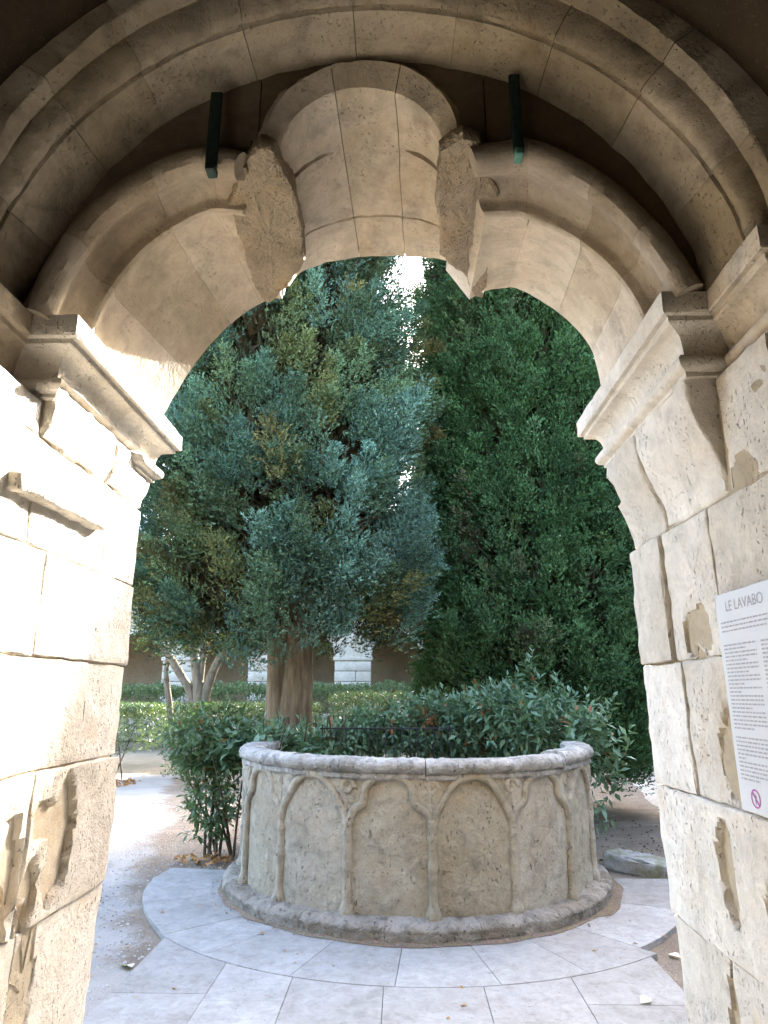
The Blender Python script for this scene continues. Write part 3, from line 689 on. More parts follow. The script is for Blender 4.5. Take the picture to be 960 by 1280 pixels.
# pictogram: ring with a bar
cy, cz = PY1 - 0.075, PZ0 + 0.033; v = []; f = []
for i in range(32):
    a = 2 * math.pi * i / 32
    for r_ in (0.017, 0.0205): v.append((PX - 0.0009, cy + r_ * math.cos(a), cz + r_ * math.sin(a)))
for i in range(32): j = (i + 1) % 32; f.append((2 * i, 2 * i + 1, 2 * j + 1, 2 * j))
k = len(v); d = 0.0125; e = 0.0014
v += [(PX - 0.0011, cy - d - e, cz - d + e), (PX - 0.0011, cy - d + e, cz - d - e), (PX - 0.0011, cy + d + e, cz + d - e), (PX - 0.0011, cy + d - e, cz + d + e)]; f.append((k, k + 1, k + 2, k + 3))
pic = mesh_obj('pictogram', v, f, M_mag, board, smooth=False)
v = [(PX - 0.001, cy + a, cz + b) for a, b in ((0.002, 0.011), (0.006, 0.002), (0.001, -0.011), (-0.002, -0.011), (-0.001, 0.001), (-0.006, 0.004))]
mesh_obj('pictogram_figure', v, [tuple(range(6))], M_ink, board, smooth=False)

# ------------------------------------------------------------------ the basin
HB = 1.108; RD = 1.525
basin = thing('stone_basin', 'weathered semicircular limestone wash basin with blind arcade relief', 'basin', (BC[0], BC[1], 0))
def cyl(p):  # x = arc angle (degrees), y = radius, z
    th = np.radians(p[:, 0]); q = p.copy()
    q[:, 0] = BC[0] + p[:, 1] * np.sin(th); q[:, 1] = BC[1] - p[:, 1] * np.cos(th); return q
def cbox(t0, t1, r0, r1, z0, z1, cell, rr, amp, ns, seed, cav=(), chip=0.01):
    """box bent round the basin; built in metres of arc then wrapped"""
    k = math.pi / 180 * RD
    def df(p):
        q = p.copy(); q[:, 0] = p[:, 0] / k; return cyl(q)
    return rbox((t0 * k, r0, z0), (t1 * k, r1, z1), cell, rr, amp, ns, seed, cav, chip, df)
cols = [-109, -86.5, -64, -41.5, -19, 3.5, 26, 48.5, 71, 93.5]
zs, zc = 0.70, HB - 0.115      # springing and crown of the blind arches
U1 = (np.array([-1, -0.97, -0.84, -0.68, -0.62, -0.60, -0.5, -0.3, 0, 0.3, 0.5, 0.60, 0.62, 0.68, 0.84, 0.97, 1.0]), np.array([0.0, 0.10, 0.26, 0.36, 0.46, 0.66, 0.84, 0.97, 1.0, 0.97, 0.84, 0.66, 0.46, 0.36, 0.26, 0.10, 0.0]))
U2 = (np.array([-1, -0.98, -0.9, -0.8, -0.7, -0.55, -0.35, -0.15, 0, 0.15, 0.35, 0.55, 0.7, 0.8, 0.9, 0.98, 1.0]), np.array([0.0, 0.08, 0.24, 0.40, 0.55, 0.75, 0.92, 0.99, 1.0, 0.99, 0.92, 0.75, 0.55, 0.40, 0.24, 0.08, 0.0]))
def arch_shape(i): return U1 if (i % 2 == 0 or i == 4) else U2
for i in range(len(cols) - 1):
    t0, t1 = cols[i], cols[i + 1]; u_, z_ = arch_shape(i); mid = (t0 + t1) / 2; hw = (t1 - t0) / 2 * 0.97
    k = math.pi / 180 * RD
    def df(p):
        q = p.copy(); th = p[:, 0] / k; az_ = zs + np.interp((th - mid) / hw, u_, z_) * (zc - zs)
        outw = p[:, 1] > RD - 0.05
        q[:, 1] += np.where(outw, 0.017 * smooth01((p[:, 2] - az_) / 0.02) - 0.010 * vnoise(np.c_[th * 0.05, p[:, 2] * 2.5, th * 0], 1.3, 8), 0)
        q[:, 0] = th; return cyl(q)
    v, f, s = rbox(((t0 + 0.01) * k, RD - 0.16, 0.06), ((t1 - 0.01) * k, RD - 0.012, HB - 0.10), 0.019, 0.004, 0.008, 7, 400, (), 0.004, df)
    thp = np.degrees(np.arctan2(v[:, 0] - BC[0], BC[1] - v[:, 1]))
    s = np.clip(fbm(v, 3.0, 77) * 1.3 - 0.30 + 0.5 * (v[:, 2] - 0.65), 0, 0.6) * smooth01((30 - np.abs(thp + 8)) / 10)
    mesh_obj('panel_stone', v, f, M_drum, basin, stain=s)
def tubes(paths, nseg=8):
    """sweep: list of (points Nx3, radii N)"""
    V = []; F = []
    for P, rad in paths:
        P = np.array(P, float); n = len(P); rad = np.broadcast_to(np.asarray(rad, float), (n,))
        T = np.gradient(P, axis=0); T /= np.maximum(np.linalg.norm(T, axis=1), 1e-9)[:, None]
        up = np.array([0, 0, 1.0]) if abs(T[0, 2]) < 0.9 else np.array([0, 1.0, 0]); base = len(V)
        for i in range(n):
            a = np.cross(T[i], up); a /= np.linalg.norm(a); b = np.cross(T[i], a); up = -b if False else up
            for k in range(nseg):
                an = 2 * math.pi * k / nseg; V.append(P[i] + rad[i] * (math.cos(an) * a + math.sin(an) * b))
        for i in range(n - 1):
            for k in range(nseg):
                k2 = (k + 1) % nseg; F.append((base + i * nseg + k, base + i * nseg + k2, base + (i + 1) * nseg + k2, base + (i + 1) * nseg + k))
        F.append(tuple(base + k for k in range(nseg))[::-1]); F.append(tuple(base + (n - 1) * nseg + k for k in range(nseg)))
    return np.array(V), F
def on_drum(t, z, dr=0.0):
    t = np.radians(np.asarray(t, float)); r = RD - 0.012 + np.asarray(dr)
    return np.c_[BC[0] + r * np.sin(t), BC[1] - r * np.cos(t), np.asarray(z, float) + 0 * t]
def relief(name, paths, seed, amp=0.007, nseg=10, parent=basin, mat=None):
    v, f = tubes(paths, nseg); n = vnormals(v, f); v = v + n * (amp * fbm(v, 14, seed) + amp * 0.6 * vnoise(v, 50, seed))[:, None]
    return mesh_obj(name, v, f, mat or M_drum, parent, sharp=60, stain=np.clip(fbm(v, 5, seed) * 1.2 - 0.5, 0, 0.7))
for i, c in enumerate(cols):
    z = np.linspace(0.10, 0.72, 22)
    rad = np.full(22, 0.031); rad[:1] = 0.052; rad[1] = 0.056; rad[2] = 0.046; rad[3] = 0.034; rad[4] = 0.030
    for k in (11, 17, 20): rad[k] = 0.040
    relief('colonnette', [(on_drum(np.full(22, c) + 0.03 * vnoise(np.c_[z, z * 0, z * 0], 5, i), z, 0.006), rad)], 500 + i, 0.005)
for i in range(len(cols) - 1):
    a, b = cols[i], cols[i + 1]; mid = (a + b) / 2; hw = (b - a) / 2
    u, zz = arch_shape(i)
    cc = Curve(np.c_[mid + u * hw * 0.97, (zs + zz * (zc - zs)) * 60]); p = cc.at(np.linspace(0, 1, 34))
    fade = 0.010 - 0.006 * np.clip(vnoise(np.c_[p[:, 0] * 0.2, p[:, 1] * 0.1, p[:, 1] * 0], 1.0, 9 + i), 0, 1)
    relief('blind_arch', [(on_drum(p[:, 0], p[:, 1] / 60, fade - 0.004), 0.029 + 0.005 * vnoise(np.c_[p, p[:, :1]], 0.3, i))], 520 + i, 0.006)
for i, c in enumerate(cols[1:-1]):
    # carved scroll in the spandrel above each colonnette
    an = np.linspace(0, 2.2 * math.pi, 26); rr = np.linspace(0.055, 0.016, 26)
    t = c + np.degrees(rr * np.cos(an) / RD); z = HB - 0.19 + rr * 1.15 * np.sin(an)
    relief('scroll', [(on_drum(t, z, 0.004), 0.017)], 560 + i, 0.008, 8)
# rim stones: a roll with a fillet under it
def rim_piece(t0, t1, dz, dr, seed):
    prof = [(RD - 0.17, HB - 0.11), (RD - 0.17, HB - 0.015), (RD - 0.15, HB), (RD - 0.04, HB + 0.008), (RD + 0.02, HB + 0.002), (RD + 0.045, HB - 0.018), (RD + 0.055, HB - 0.045), (RD + 0.045, HB - 0.072), (RD + 0.022, HB - 0.085), (RD + 0.012, HB - 0.092), (RD + 0.022, HB - 0.100), (RD + 0.022, HB - 0.122), (RD + 0.008, HB - 0.135), (RD - 0.03, HB - 0.140)]
    ths_ = np.linspace(t0 + 0.12, t1 - 0.12, max(6, int((t1 - t0) / 0.6)))
    sec = [[(BC[0] + (r_ + dr) * math.sin(R(t)), BC[1] - (r_ + dr) * math.cos(R(t)), z_ + dz) for t in ths_] for r_, z_ in prof]
    v, f = loft_solid(sec, 0.0, 10, seed); n = vnormals(v, f)
    if np.sum(n * (v - v.mean(0))) < 0: n = -n
    v = v + n * (0.011 * fbm(v, 5, seed) + 0.007 * vnoise(v, 24, seed + 2) + 0.004 * vnoise(v, 60, seed + 4))[:, None]
    mesh_obj('rim_stone', v, f, M_rim, basin, sharp=50)
for q, (a, b, dz, dr) in enumerate(((-107, -72, 0.0, 0.0), (-72, -38, 0.002, 0.0), (-38, 2, 0.0, 0.002), (2, 45.5, -0.006, 0.0), (45.5, 94, 0.014, 0.008))): rim_piece(a, b, dz, dr, 600 + q * 7)
# foot: rough torus on a low plinth, in stones
def foot_piece(t0, t1, seed):
    prof = [(RD - 0.10, 0.02), (RD + 0.118, 0.02), (RD + 0.122, 0.055), (RD + 0.124, 0.075)]
    prof += [(RD + 0.050 + 0.078 * math.cos(R(a)), 0.088 + 0.042 * math.sin(R(a))) for a in (-25, 0, 25, 50, 75, 100)]
    prof += [(RD + 0.01, 0.135), (RD - 0.05, 0.130), (RD - 0.10, 0.12)]
    ths_ = np.linspace(t0 + 0.05, t1 - 0.05, max(6, int((t1 - t0) / 0.9)))
    sec = [[(BC[0] + r_ * math.sin(R(t)), BC[1] - r_ * math.cos(R(t)), z_ - 0.018) for t in ths_] for r_, z_ in prof]
    v, f = loft_solid(sec, 0.0, 10, seed); n = vnormals(v, f)
    if np.sum(n * (v - v.mean(0))) < 0: n = -n
    v = v + n * (0.016 * fbm(v, 5, seed) + 0.011 * vnoise(v, 19, seed + 2) + 0.005 * vnoise(v, 47, seed + 1))[:, None]
    mesh_obj('foot_stone', v, f, M_foot, basin, sharp=60)
fj = [-107, -78, -52, -30, -8, 14, 36, 60, 82, 95]
for q, (a, b) in enumerate(zip(fj[:-1], fj[1:])): foot_piece(a, b, 650)
# dirt strip where the foot meets the paving
ths_ = np.linspace(-108, 100, 90); v = []
for t in ths_:
    w_ = 0.012 + 0.025 * float(vnoise(np.array([[t * 0.15, 0, 0]]), 1.0, 5)[0]) + (0.05 if t > 52 else 0)
    v += [(*pol(1.5, t), 0.012), (*pol(1.645, t), 0.014), (*pol(1.675 + w_, t), 0.0035)]
f = []
for i in range(len(ths_) - 1):
    for k in (0, 1): f.append((3 * i + k, 3 * i + 3 + k, 3 * i + 4 + k, 3 * i + 1 + k))
ds = mesh_obj('soil_strip', v, f, M_earth); ds['kind'] = 'stuff'; tag(ds, 'thin dirt collected along the foot of the basin', 'soil')

# ------------------------------------------------------------------ foliage generators
def unit(a): return a / np.maximum(np.linalg.norm(a, axis=1), 1e-9)[:, None]
def leaf_quads(pos, direc, length, width, cols_, jitter=0.6, rnd=rng):
    n = len(pos); o = unit(direc + jitter * rnd.normal(size=(n, 3)))
    s = unit(np.cross(o, rnd.normal(size=(n, 3))))
    ln = (length * rnd.uniform(0.6, 1.3, n))[:, None]; wd_ = (width * rnd.uniform(0.7, 1.3, n))[:, None]
    v = np.stack([pos - s * wd_ * 0.5, pos + s * wd_ * 0.5, pos + o * ln], 1).reshape(-1, 3)
    q = np.arange(3 * n).reshape(-1, 3); c = np.repeat(cols_, 3, 0)
    return v, q, c
def spray_tuft(pos, direc, lens, wid, per, cols_, spread, rnd):
    """per needles along each small twig"""
    n = len(pos); d = unit(direc)
    P = np.repeat(pos, per, 0); D = np.repeat(d, per, 0); C = np.repeat(cols_, per, 0)
    u = np.tile(np.linspace(0, 1, per), n)[:, None]
    side = unit(np.cross(D, rnd.normal(size=D.shape)))
    L_ = np.repeat(lens, per)[:, None]
    P2 = P + D * L_ * u
    DD = D * 0.8 + side * spread * (1 - 0.6 * u)
    return leaf_quads(P2, DD, np.repeat(lens, per) * 0.55, np.repeat(wid, per), C * rnd.uniform(0.8, 1.2, (len(C), 1)), 0.35, rnd)
def crown(name, parent, cx, cy, z0, z1, rfun, nclump, twigs, seed, pal, clen=0.45, cw=0.16, droop=0.0, tl=0.11, tw=0.022, per=6, shell=(0.72, 1.0), flame=0.6, lift=False):
    rnd = np.random.default_rng(seed)
    z = rnd.uniform(z0, z1, nclump * 3); th = rnd.uniform(0, 2 * math.pi, nclump * 3); rr = rfun(z, th)
    keep = rnd.random(nclump * 3) < rr / rr.max()
    if lift: keep &= z > 2.05 + 0.22 * smooth01((np.cos(th) - 0.1) / 0.5)
    z, th, rr = z[keep][:nclump], th[keep][:nclump], rr[keep][:nclump]
    n = len(z); fr = rnd.uniform(shell[0], shell[1], n) ** 0.8
    cpos = np.c_[cx + rr * fr * np.cos(th), cy + rr * fr * np.sin(th), z]
    out_ = np.c_[np.cos(th), np.sin(th), np.zeros(n)]
    cd = unit(out_ * rnd.uniform(0.4, 1.0, n)[:, None] + np.c_[np.zeros(n), np.zeros(n), np.full(n, flame) - droop * rnd.random(n)] + 0.25 * rnd.normal(size=(n, 3)))
    pal = np.array(pal); mixk = np.clip(0.55 + 0.42 * fbm(cpos, 0.9, seed) + 0.18 * rnd.normal(size=n), 0, 0.999)
    if lift: mixk = np.clip(mixk - 0.30 * np.clip((4.2 - z) / 2.0, 0, 1) * np.clip(0.5 - np.cos(th), 0, 1), 0, 0.999)
    ci = mixk * (len(pal) - 1); i0 = ci.astype(int); fr_ = (ci - i0)[:, None]
    cc = pal[i0] * (1 - fr_) + pal[np.minimum(i0 + 1, len(pal) - 1)] * fr_
    K = twigs; P = np.repeat(cpos, K, 0); D = np.repeat(cd, K, 0); C = np.repeat(cc, K, 0)
    sz = np.repeat(rnd.uniform(0.6, 1.35, n), K)
    u = rnd.uniform(-0.6, 1, len(P)); perp = rnd.normal(size=P.shape); perp -= D * (perp * D).sum(1)[:, None]
    taper = np.clip(1.0 - 0.75 * np.clip(u, 0, 1), 0.15, 1)
    pos = P + D * (u * clen * sz)[:, None] + perp * (cw * taper * sz * rnd.uniform(0.3, 1.0, len(P)))[:, None]
    dirs = unit(D * 0.9 + unit(perp) * 0.75 + np.array([0, 0, 0.25 - 0.3 * droop]))
    C = C * (1 + 0.22 * np.repeat(rnd.normal(size=n), K)[:, None] * 1.15) * (1 + 0.15 * rnd.normal(size=(len(C), 1)))
    v, q, c = spray_tuft(pos, dirs, tl * rnd.uniform(0.6, 1.3, len(pos)), np.full(len(pos), tw), per, np.clip(C, 0.004, 1), 0.9, rnd)
    o = fast_mesh(name, v, q, M_needle, parent, c); o['kind'] = 'stuff'; return o
def limb_obj(name, paths, mat, parent, nseg=10, amp=0.03, seed=0, ns=6):
    v, f = tubes(paths, nseg); n = vnormals(v, f)
    st = np.c_[v[:, 0], v[:, 1], v[:, 2] * 0.04]
    v = v + n * (amp * fbm(st, ns, seed))[:, None]
    return mesh_obj(name, v, f, mat, parent, sharp=70)
def bez(pts, n=14):
    P = np.array(pts, float); c = [np.interp(np.linspace(0, len(P) - 1, n), np.arange(len(P)), P[:, k]) for k in range(3)]
    P2 = np.c_[c[0], c[1], c[2]]
    for _ in range(2): P2[1:-1] = 0.25 * P2[:-2] + 0.5 * P2[1:-1] + 0.25 * P2[2:]
    return P2

# left cypress: open, plume-like, blue-green with olive
CYP_L = [(0.144, 0.115, 0.044), (0.109, 0.132, 0.052), (0.083, 0.136, 0.071), (0.086, 0.163, 0.113), (0.115, 0.207, 0.161), (0.090, 0.149, 0.103)]
tx, ty = -1.36, 8.35
tl_ = thing('cypress_tree', 'feathery blue-green cypress with a thick bare fluted trunk behind the basin', 'tree', (tx, ty, 0))
tr0 = limb_obj('trunk', [(bez([(tx + 0.07, ty, -0.05), (tx + 0.06, ty, 1.2), (tx + 0.07, ty + 0.05, 2.2), (tx + 0.1, ty, 4.0), (tx - 0.1, ty, 8.0)], 30), np.linspace(0.265, 0.05, 30))], M_bark, tl_, 28, 0.05, 3, 9)
limb_obj('trunk', [(bez([(tx - 0.165, ty - 0.06, -0.05), (tx - 0.16, ty - 0.06, 1.2), (tx - 0.17, ty - 0.07, 2.0), (tx - 0.28, ty - 0.1, 2.9), (tx - 0.6, ty - 0.1, 4.5)], 24), np.linspace(0.135, 0.04, 24))], M_bark, tl_, 14, 0.03, 5, 9)
for k in range(26):
    a = rng.uniform(0, 2 * math.pi); zb = rng.uniform(1.9, 6.5); ln = rng.uniform(0.8, 1.6)
    limb_obj('limb', [(bez([(tx, ty, zb), (tx + math.cos(a) * ln * 0.5, ty + math.sin(a) * ln * 0.5, zb + 0.3), (tx + math.cos(a) * ln, ty + math.sin(a) * ln, zb + 0.5)], 8), np.linspace(0.045, 0.010, 8))], M_bark, tr0, 6, 0.008, k)
def rL(z, th):
    base = np.interp(z, [1.95, 2.35, 2.9, 4.0, 5.2, 6.9, 8.0, 9.4], [1.05, 1.60, 1.73, 1.74, 1.74, 1.70, 1.52, 0.6])
    q = np.c_[np.cos(th) * 1.3, np.sin(th) * 1.3, z * 0.95]
    right = np.clip(np.cos(th), 0, 1) * np.clip((z - 4.4) / 2.2, 0, 1) * 0.135
    return base * (1 + 0.20 * vnoise(q, 1.4, 5)) * (1 - right)
def inner_twigs(parent, cx, cy, z0, z1, rfun, n, seed, lo=0.15, hi=0.72, green=False):
    rnd = np.random.default_rng(seed); z = rnd.uniform(z0, z1, n); th = rnd.uniform(0, 6.283, n); r_ = rfun(z, th) * np.sqrt(rnd.uniform(lo ** 2, hi ** 2, n))
    z = np.where((cx < 0) & (z < 2.5 + 0.8 * smooth01((np.cos(th) - 0.0) / 0.5)), z + 1.6, z)
    pos = np.c_[cx + r_ * np.cos(th), cy + r_ * np.sin(th), z]; d = np.c_[np.cos(th), np.sin(th), rnd.uniform(0.2, 1.2, n)]
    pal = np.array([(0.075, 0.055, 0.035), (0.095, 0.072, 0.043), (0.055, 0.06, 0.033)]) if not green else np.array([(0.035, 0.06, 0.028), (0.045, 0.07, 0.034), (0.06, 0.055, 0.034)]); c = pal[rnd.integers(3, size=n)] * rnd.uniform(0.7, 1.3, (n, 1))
    v, q, c = leaf_quads(pos, d, np.full(n, 0.26), np.full(n, 0.085), c, 0.5, rnd)
    o = fast_mesh('inner_twigs', v, q, M_needle, parent, c); o['kind'] = 'stuff'
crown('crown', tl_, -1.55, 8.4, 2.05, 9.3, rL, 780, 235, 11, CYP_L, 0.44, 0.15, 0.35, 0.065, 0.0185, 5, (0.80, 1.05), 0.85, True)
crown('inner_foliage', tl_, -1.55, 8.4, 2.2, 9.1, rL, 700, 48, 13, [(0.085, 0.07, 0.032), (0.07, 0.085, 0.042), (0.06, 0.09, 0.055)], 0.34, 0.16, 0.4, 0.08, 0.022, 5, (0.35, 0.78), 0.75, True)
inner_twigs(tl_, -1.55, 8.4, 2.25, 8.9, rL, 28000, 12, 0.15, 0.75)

CYP_R = [(0.039, 0.081, 0.031), (0.046, 0.099, 0.037), (0.053, 0.111, 0.043), (0.063, 0.124, 0.055), (0.069, 0.129, 0.050), (0.111, 0.102, 0.065)]
tr_ = thing('cypress_tree', 'dense dark green cypress foliage column reaching down to the hedge', 'tree', (2.06, 10.2, 0))
limb_obj('trunk', [(bez([(1.98, 10.2, -0.05), (1.98, 10.2, 2), (2.0, 10.2, 5), (1.98, 10.2, 11)], 20), np.linspace(0.28, 0.05, 20))], M_bark, tr_, 14, 0.03, 8, 9)
def rR(z, th):
    base = np.interp(z, [0.4, 1.5, 3.0, 5, 7.6, 9.0, 11.6], [1.35, 1.72, 1.80, 1.78, 1.70, 1.36, 0.35])
    q = np.c_[np.cos(th) * 1.3, np.sin(th) * 1.3, z * 0.8]
    return base * (1 + 0.09 * vnoise(q, 1.6, 15) + 0.05 * vnoise(q, 4.0, 16)) * (1 - 0.30 * smooth01((z - 5.9) / 1.7) * np.clip(np.cos(th + 0.54), 0, 1))
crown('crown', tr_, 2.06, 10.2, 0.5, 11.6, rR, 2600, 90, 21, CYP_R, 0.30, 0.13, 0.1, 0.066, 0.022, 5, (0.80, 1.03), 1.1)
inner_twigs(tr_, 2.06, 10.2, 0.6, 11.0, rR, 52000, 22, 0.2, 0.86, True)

# small multi-stemmed tree further back
sm = thing('garden_tree', 'small tree with several pale twisted stems rising from the hedge', 'tree', (-4.4, 15.0, 0))
def P15(px, py): # plain map of the stems' drawing plane to metres at 15 m
    return ((px - 500) / 57.2, 15.0, EYE + (868 - py) / 57.2)
for st_pts, r0, r1 in (([(247, 905), (246, 868), (240, 835), (230, 800), (226, 770)], 0.15, 0.07), ([(253, 905), (253, 868), (262, 838), (278, 806), (290, 785)], 0.13, 0.05), ([(243, 905), (238, 868), (220, 842), (207, 825), (196, 812), (188, 800), (184, 780)], 0.11, 0.05), ([(214, 905), (207, 868), (201, 842), (203, 815), (210, 790)], 0.07, 0.04), ([(246, 850), (248, 825), (254, 795)], 0.07, 0.04)):
    limb_obj('trunk', [(bez([P15(*p) for p in st_pts], 18), np.linspace(r0, r1, 18))], M_bark2, sm, 10, 0.02, 4, 4)
def rS(z, th): return np.interp(z, [2.7, 3.3, 4.2, 5.0], [1.2, 1.75, 1.5, 0.6]) * (1 + 0.25 * vnoise(np.c_[np.cos(th), np.sin(th), z], 1.5, 3))
crown('crown', sm, -4.7, 15.2, 2.7, 5.0, rS, 170, 26, 31, [(0.10, 0.13, 0.04), (0.13, 0.16, 0.05), (0.09, 0.13, 0.06)], 0.3, 0.2, 0.5, 0.12, 0.035, 5, (0.3, 1.0), 0.3)

# clipped hedges: leafy boxes
def hedge(name, label, lo, hi, n, pal, leaf=0.05, seed=0, cat='hedge', stems=0, group=None, edge=0.06, topbias=0.4):
    rnd = np.random.default_rng(seed); lo = np.array(lo, float); hi = np.array(hi, float); c = (lo + hi) / 2
    o = thing(name, label, cat, (c[0], c[1], 0), group)
    sizes = hi - lo; areas = np.array([sizes[1] * sizes[2], sizes[0] * sizes[2], sizes[0] * sizes[1] * (1 + topbias)]); areas = areas / areas.sum()
    ax = rnd.choice(3, n, p=areas); p = lo + rnd.random((n, 3)) * sizes; sgn = rnd.choice([0, 1], n); nr = np.zeros((n, 3))
    for a in range(3):
        m = ax == a; s_ = sgn[m] if a < 2 else np.ones(m.sum()); 
        p[m, a] = np.where(s_ > 0, hi[a], lo[a]); nr[m, a] = np.where(s_ > 0, 1, -1)
    depth = np.abs(rnd.normal(0, 0.10, n)); p -= nr * depth[:, None]
    p += nr * (edge * fbm(p, 2.6, seed))[:, None]
    pal = np.array(pal); k = np.clip((0.5 + 0.5 * fbm(p, 2.2, seed + 3) + 0.2 * rnd.normal(size=n)) * (len(pal) - 1), 0, len(pal) - 1.001); i0 = k.astype(int)
    cc = pal[i0] * (1 - (k - i0)[:, None]) + pal[i0 + 1] * (k - i0)[:, None]
    v, q, col = spray_tuft(p, nr * 0.8 + np.array([0, 0, 0.6]) + 0.5 * rnd.normal(size=(n, 3)), np.full(n, leaf * 1.6) * rnd.uniform(0.7, 1.4, n), np.full(n, leaf * 0.5), 5, cc * (1 + 0.15 * rnd.normal(size=(n, 1))), 0.9, rnd)
    fo = fast_mesh('foliage', v, q, M_leaf, o, np.clip(col, 0.004, 1)); fo['kind'] = 'stuff'
    for s_ in range(stems):
        x = rnd.uniform(lo[0] + 0.1, hi[0] - 0.1); y = rnd.uniform(lo[1] + 0.1, min(hi[1] - 0.1, lo[1] + 0.9)); dx = rnd.uniform(-0.25, 0.35)
        limb_obj('stem', [(bez([(x, y, -0.02), (x + dx * 0.4, y, 0.35), (x + dx, y + rnd.uniform(-0.1, 0.1), 0.95)], 7), np.linspace(0.018, 0.008, 7))], M_stem, o, 6, 0.003, s_)
    return o
BOX = [(0.064, 0.096, 0.036), (0.088, 0.120, 0.044), (0.112, 0.144, 0.060), (0.088, 0.120, 0.044)]
hedge('clipped_hedge', 'clipped box hedge with bare stems beside the gravel path', (-7.6, 13.0, 0.42), (-5.35, 17.5, 1.28), 9500, BOX, 0.042, 41, stems=26)
hedge('clipped_hedge', 'low sunlit hedge at the foot of the small pale-stemmed tree', (-4.3, 12.6, 0.1), (-1.9, 16.5, 1.30), 9000, BOX, 0.045, 42)
hedge('clipped_hedge', 'broad green hedge between the two cypress trunks', (-1.3, 12.5, 0.2), (2.4, 15.5, 1.50), 10500, BOX, 0.045, 43)
hedge('back_hedge', 'long loose hedge along the far arcade', (-11.5, 20.6, 0.2), (4.5, 22.0, 1.72), 15000, [(0.07, 0.10, 0.04), (0.09, 0.13, 0.05), (0.12, 0.16, 0.07)], 0.07, 44, edge=0.25)

# broad-leaved shrubs round the back of the basin
LEAF_V = np.array([(0, 0, 0), (0.22, 0.35, 0.05), (0.24, 0.62, 0.02), (0, 1.0, -0.10), (-0.24, 0.62, 0.02), (-0.22, 0.35, 0.05), (0, 0.36, 0.0), (0, 0.64, -0.03)])
LEAF_F = [(0, 1, 6), (1, 2, 7, 6), (2, 3, 7), (0, 6, 5), (6, 7, 4, 5), (7, 3, 4)]
LV = np.array([(0, 0, 0), (0.21, 0.45, 0.045), (0, 1.0, -0.08), (-0.21, 0.45, 0.045), (0, 0.48, -0.015)])
LQ = np.array([(0, 1, 4, 4), (1, 2, 4, 4), (2, 3, 4, 4), (3, 0, 4, 4)])[:, :3]
leaf_me = bpy.data.meshes.new('leaf'); leaf_me.from_pydata([tuple(x) for x in LEAF_V], [], LEAF_F); leaf_me.materials.append(M_leaf_one)
leaf_me.polygons.foreach_set('use_smooth', [True] * len(leaf_me.polygons)); leaf_me.update()
def frames(dirs, rnd, roll=0.35):
    y = unit(dirs); up = np.tile([0, 0, 1.0], (len(y), 1)) + roll * rnd.normal(size=y.shape)
    x = unit(np.cross(y, up)); z = np.cross(x, y); return x, y, z
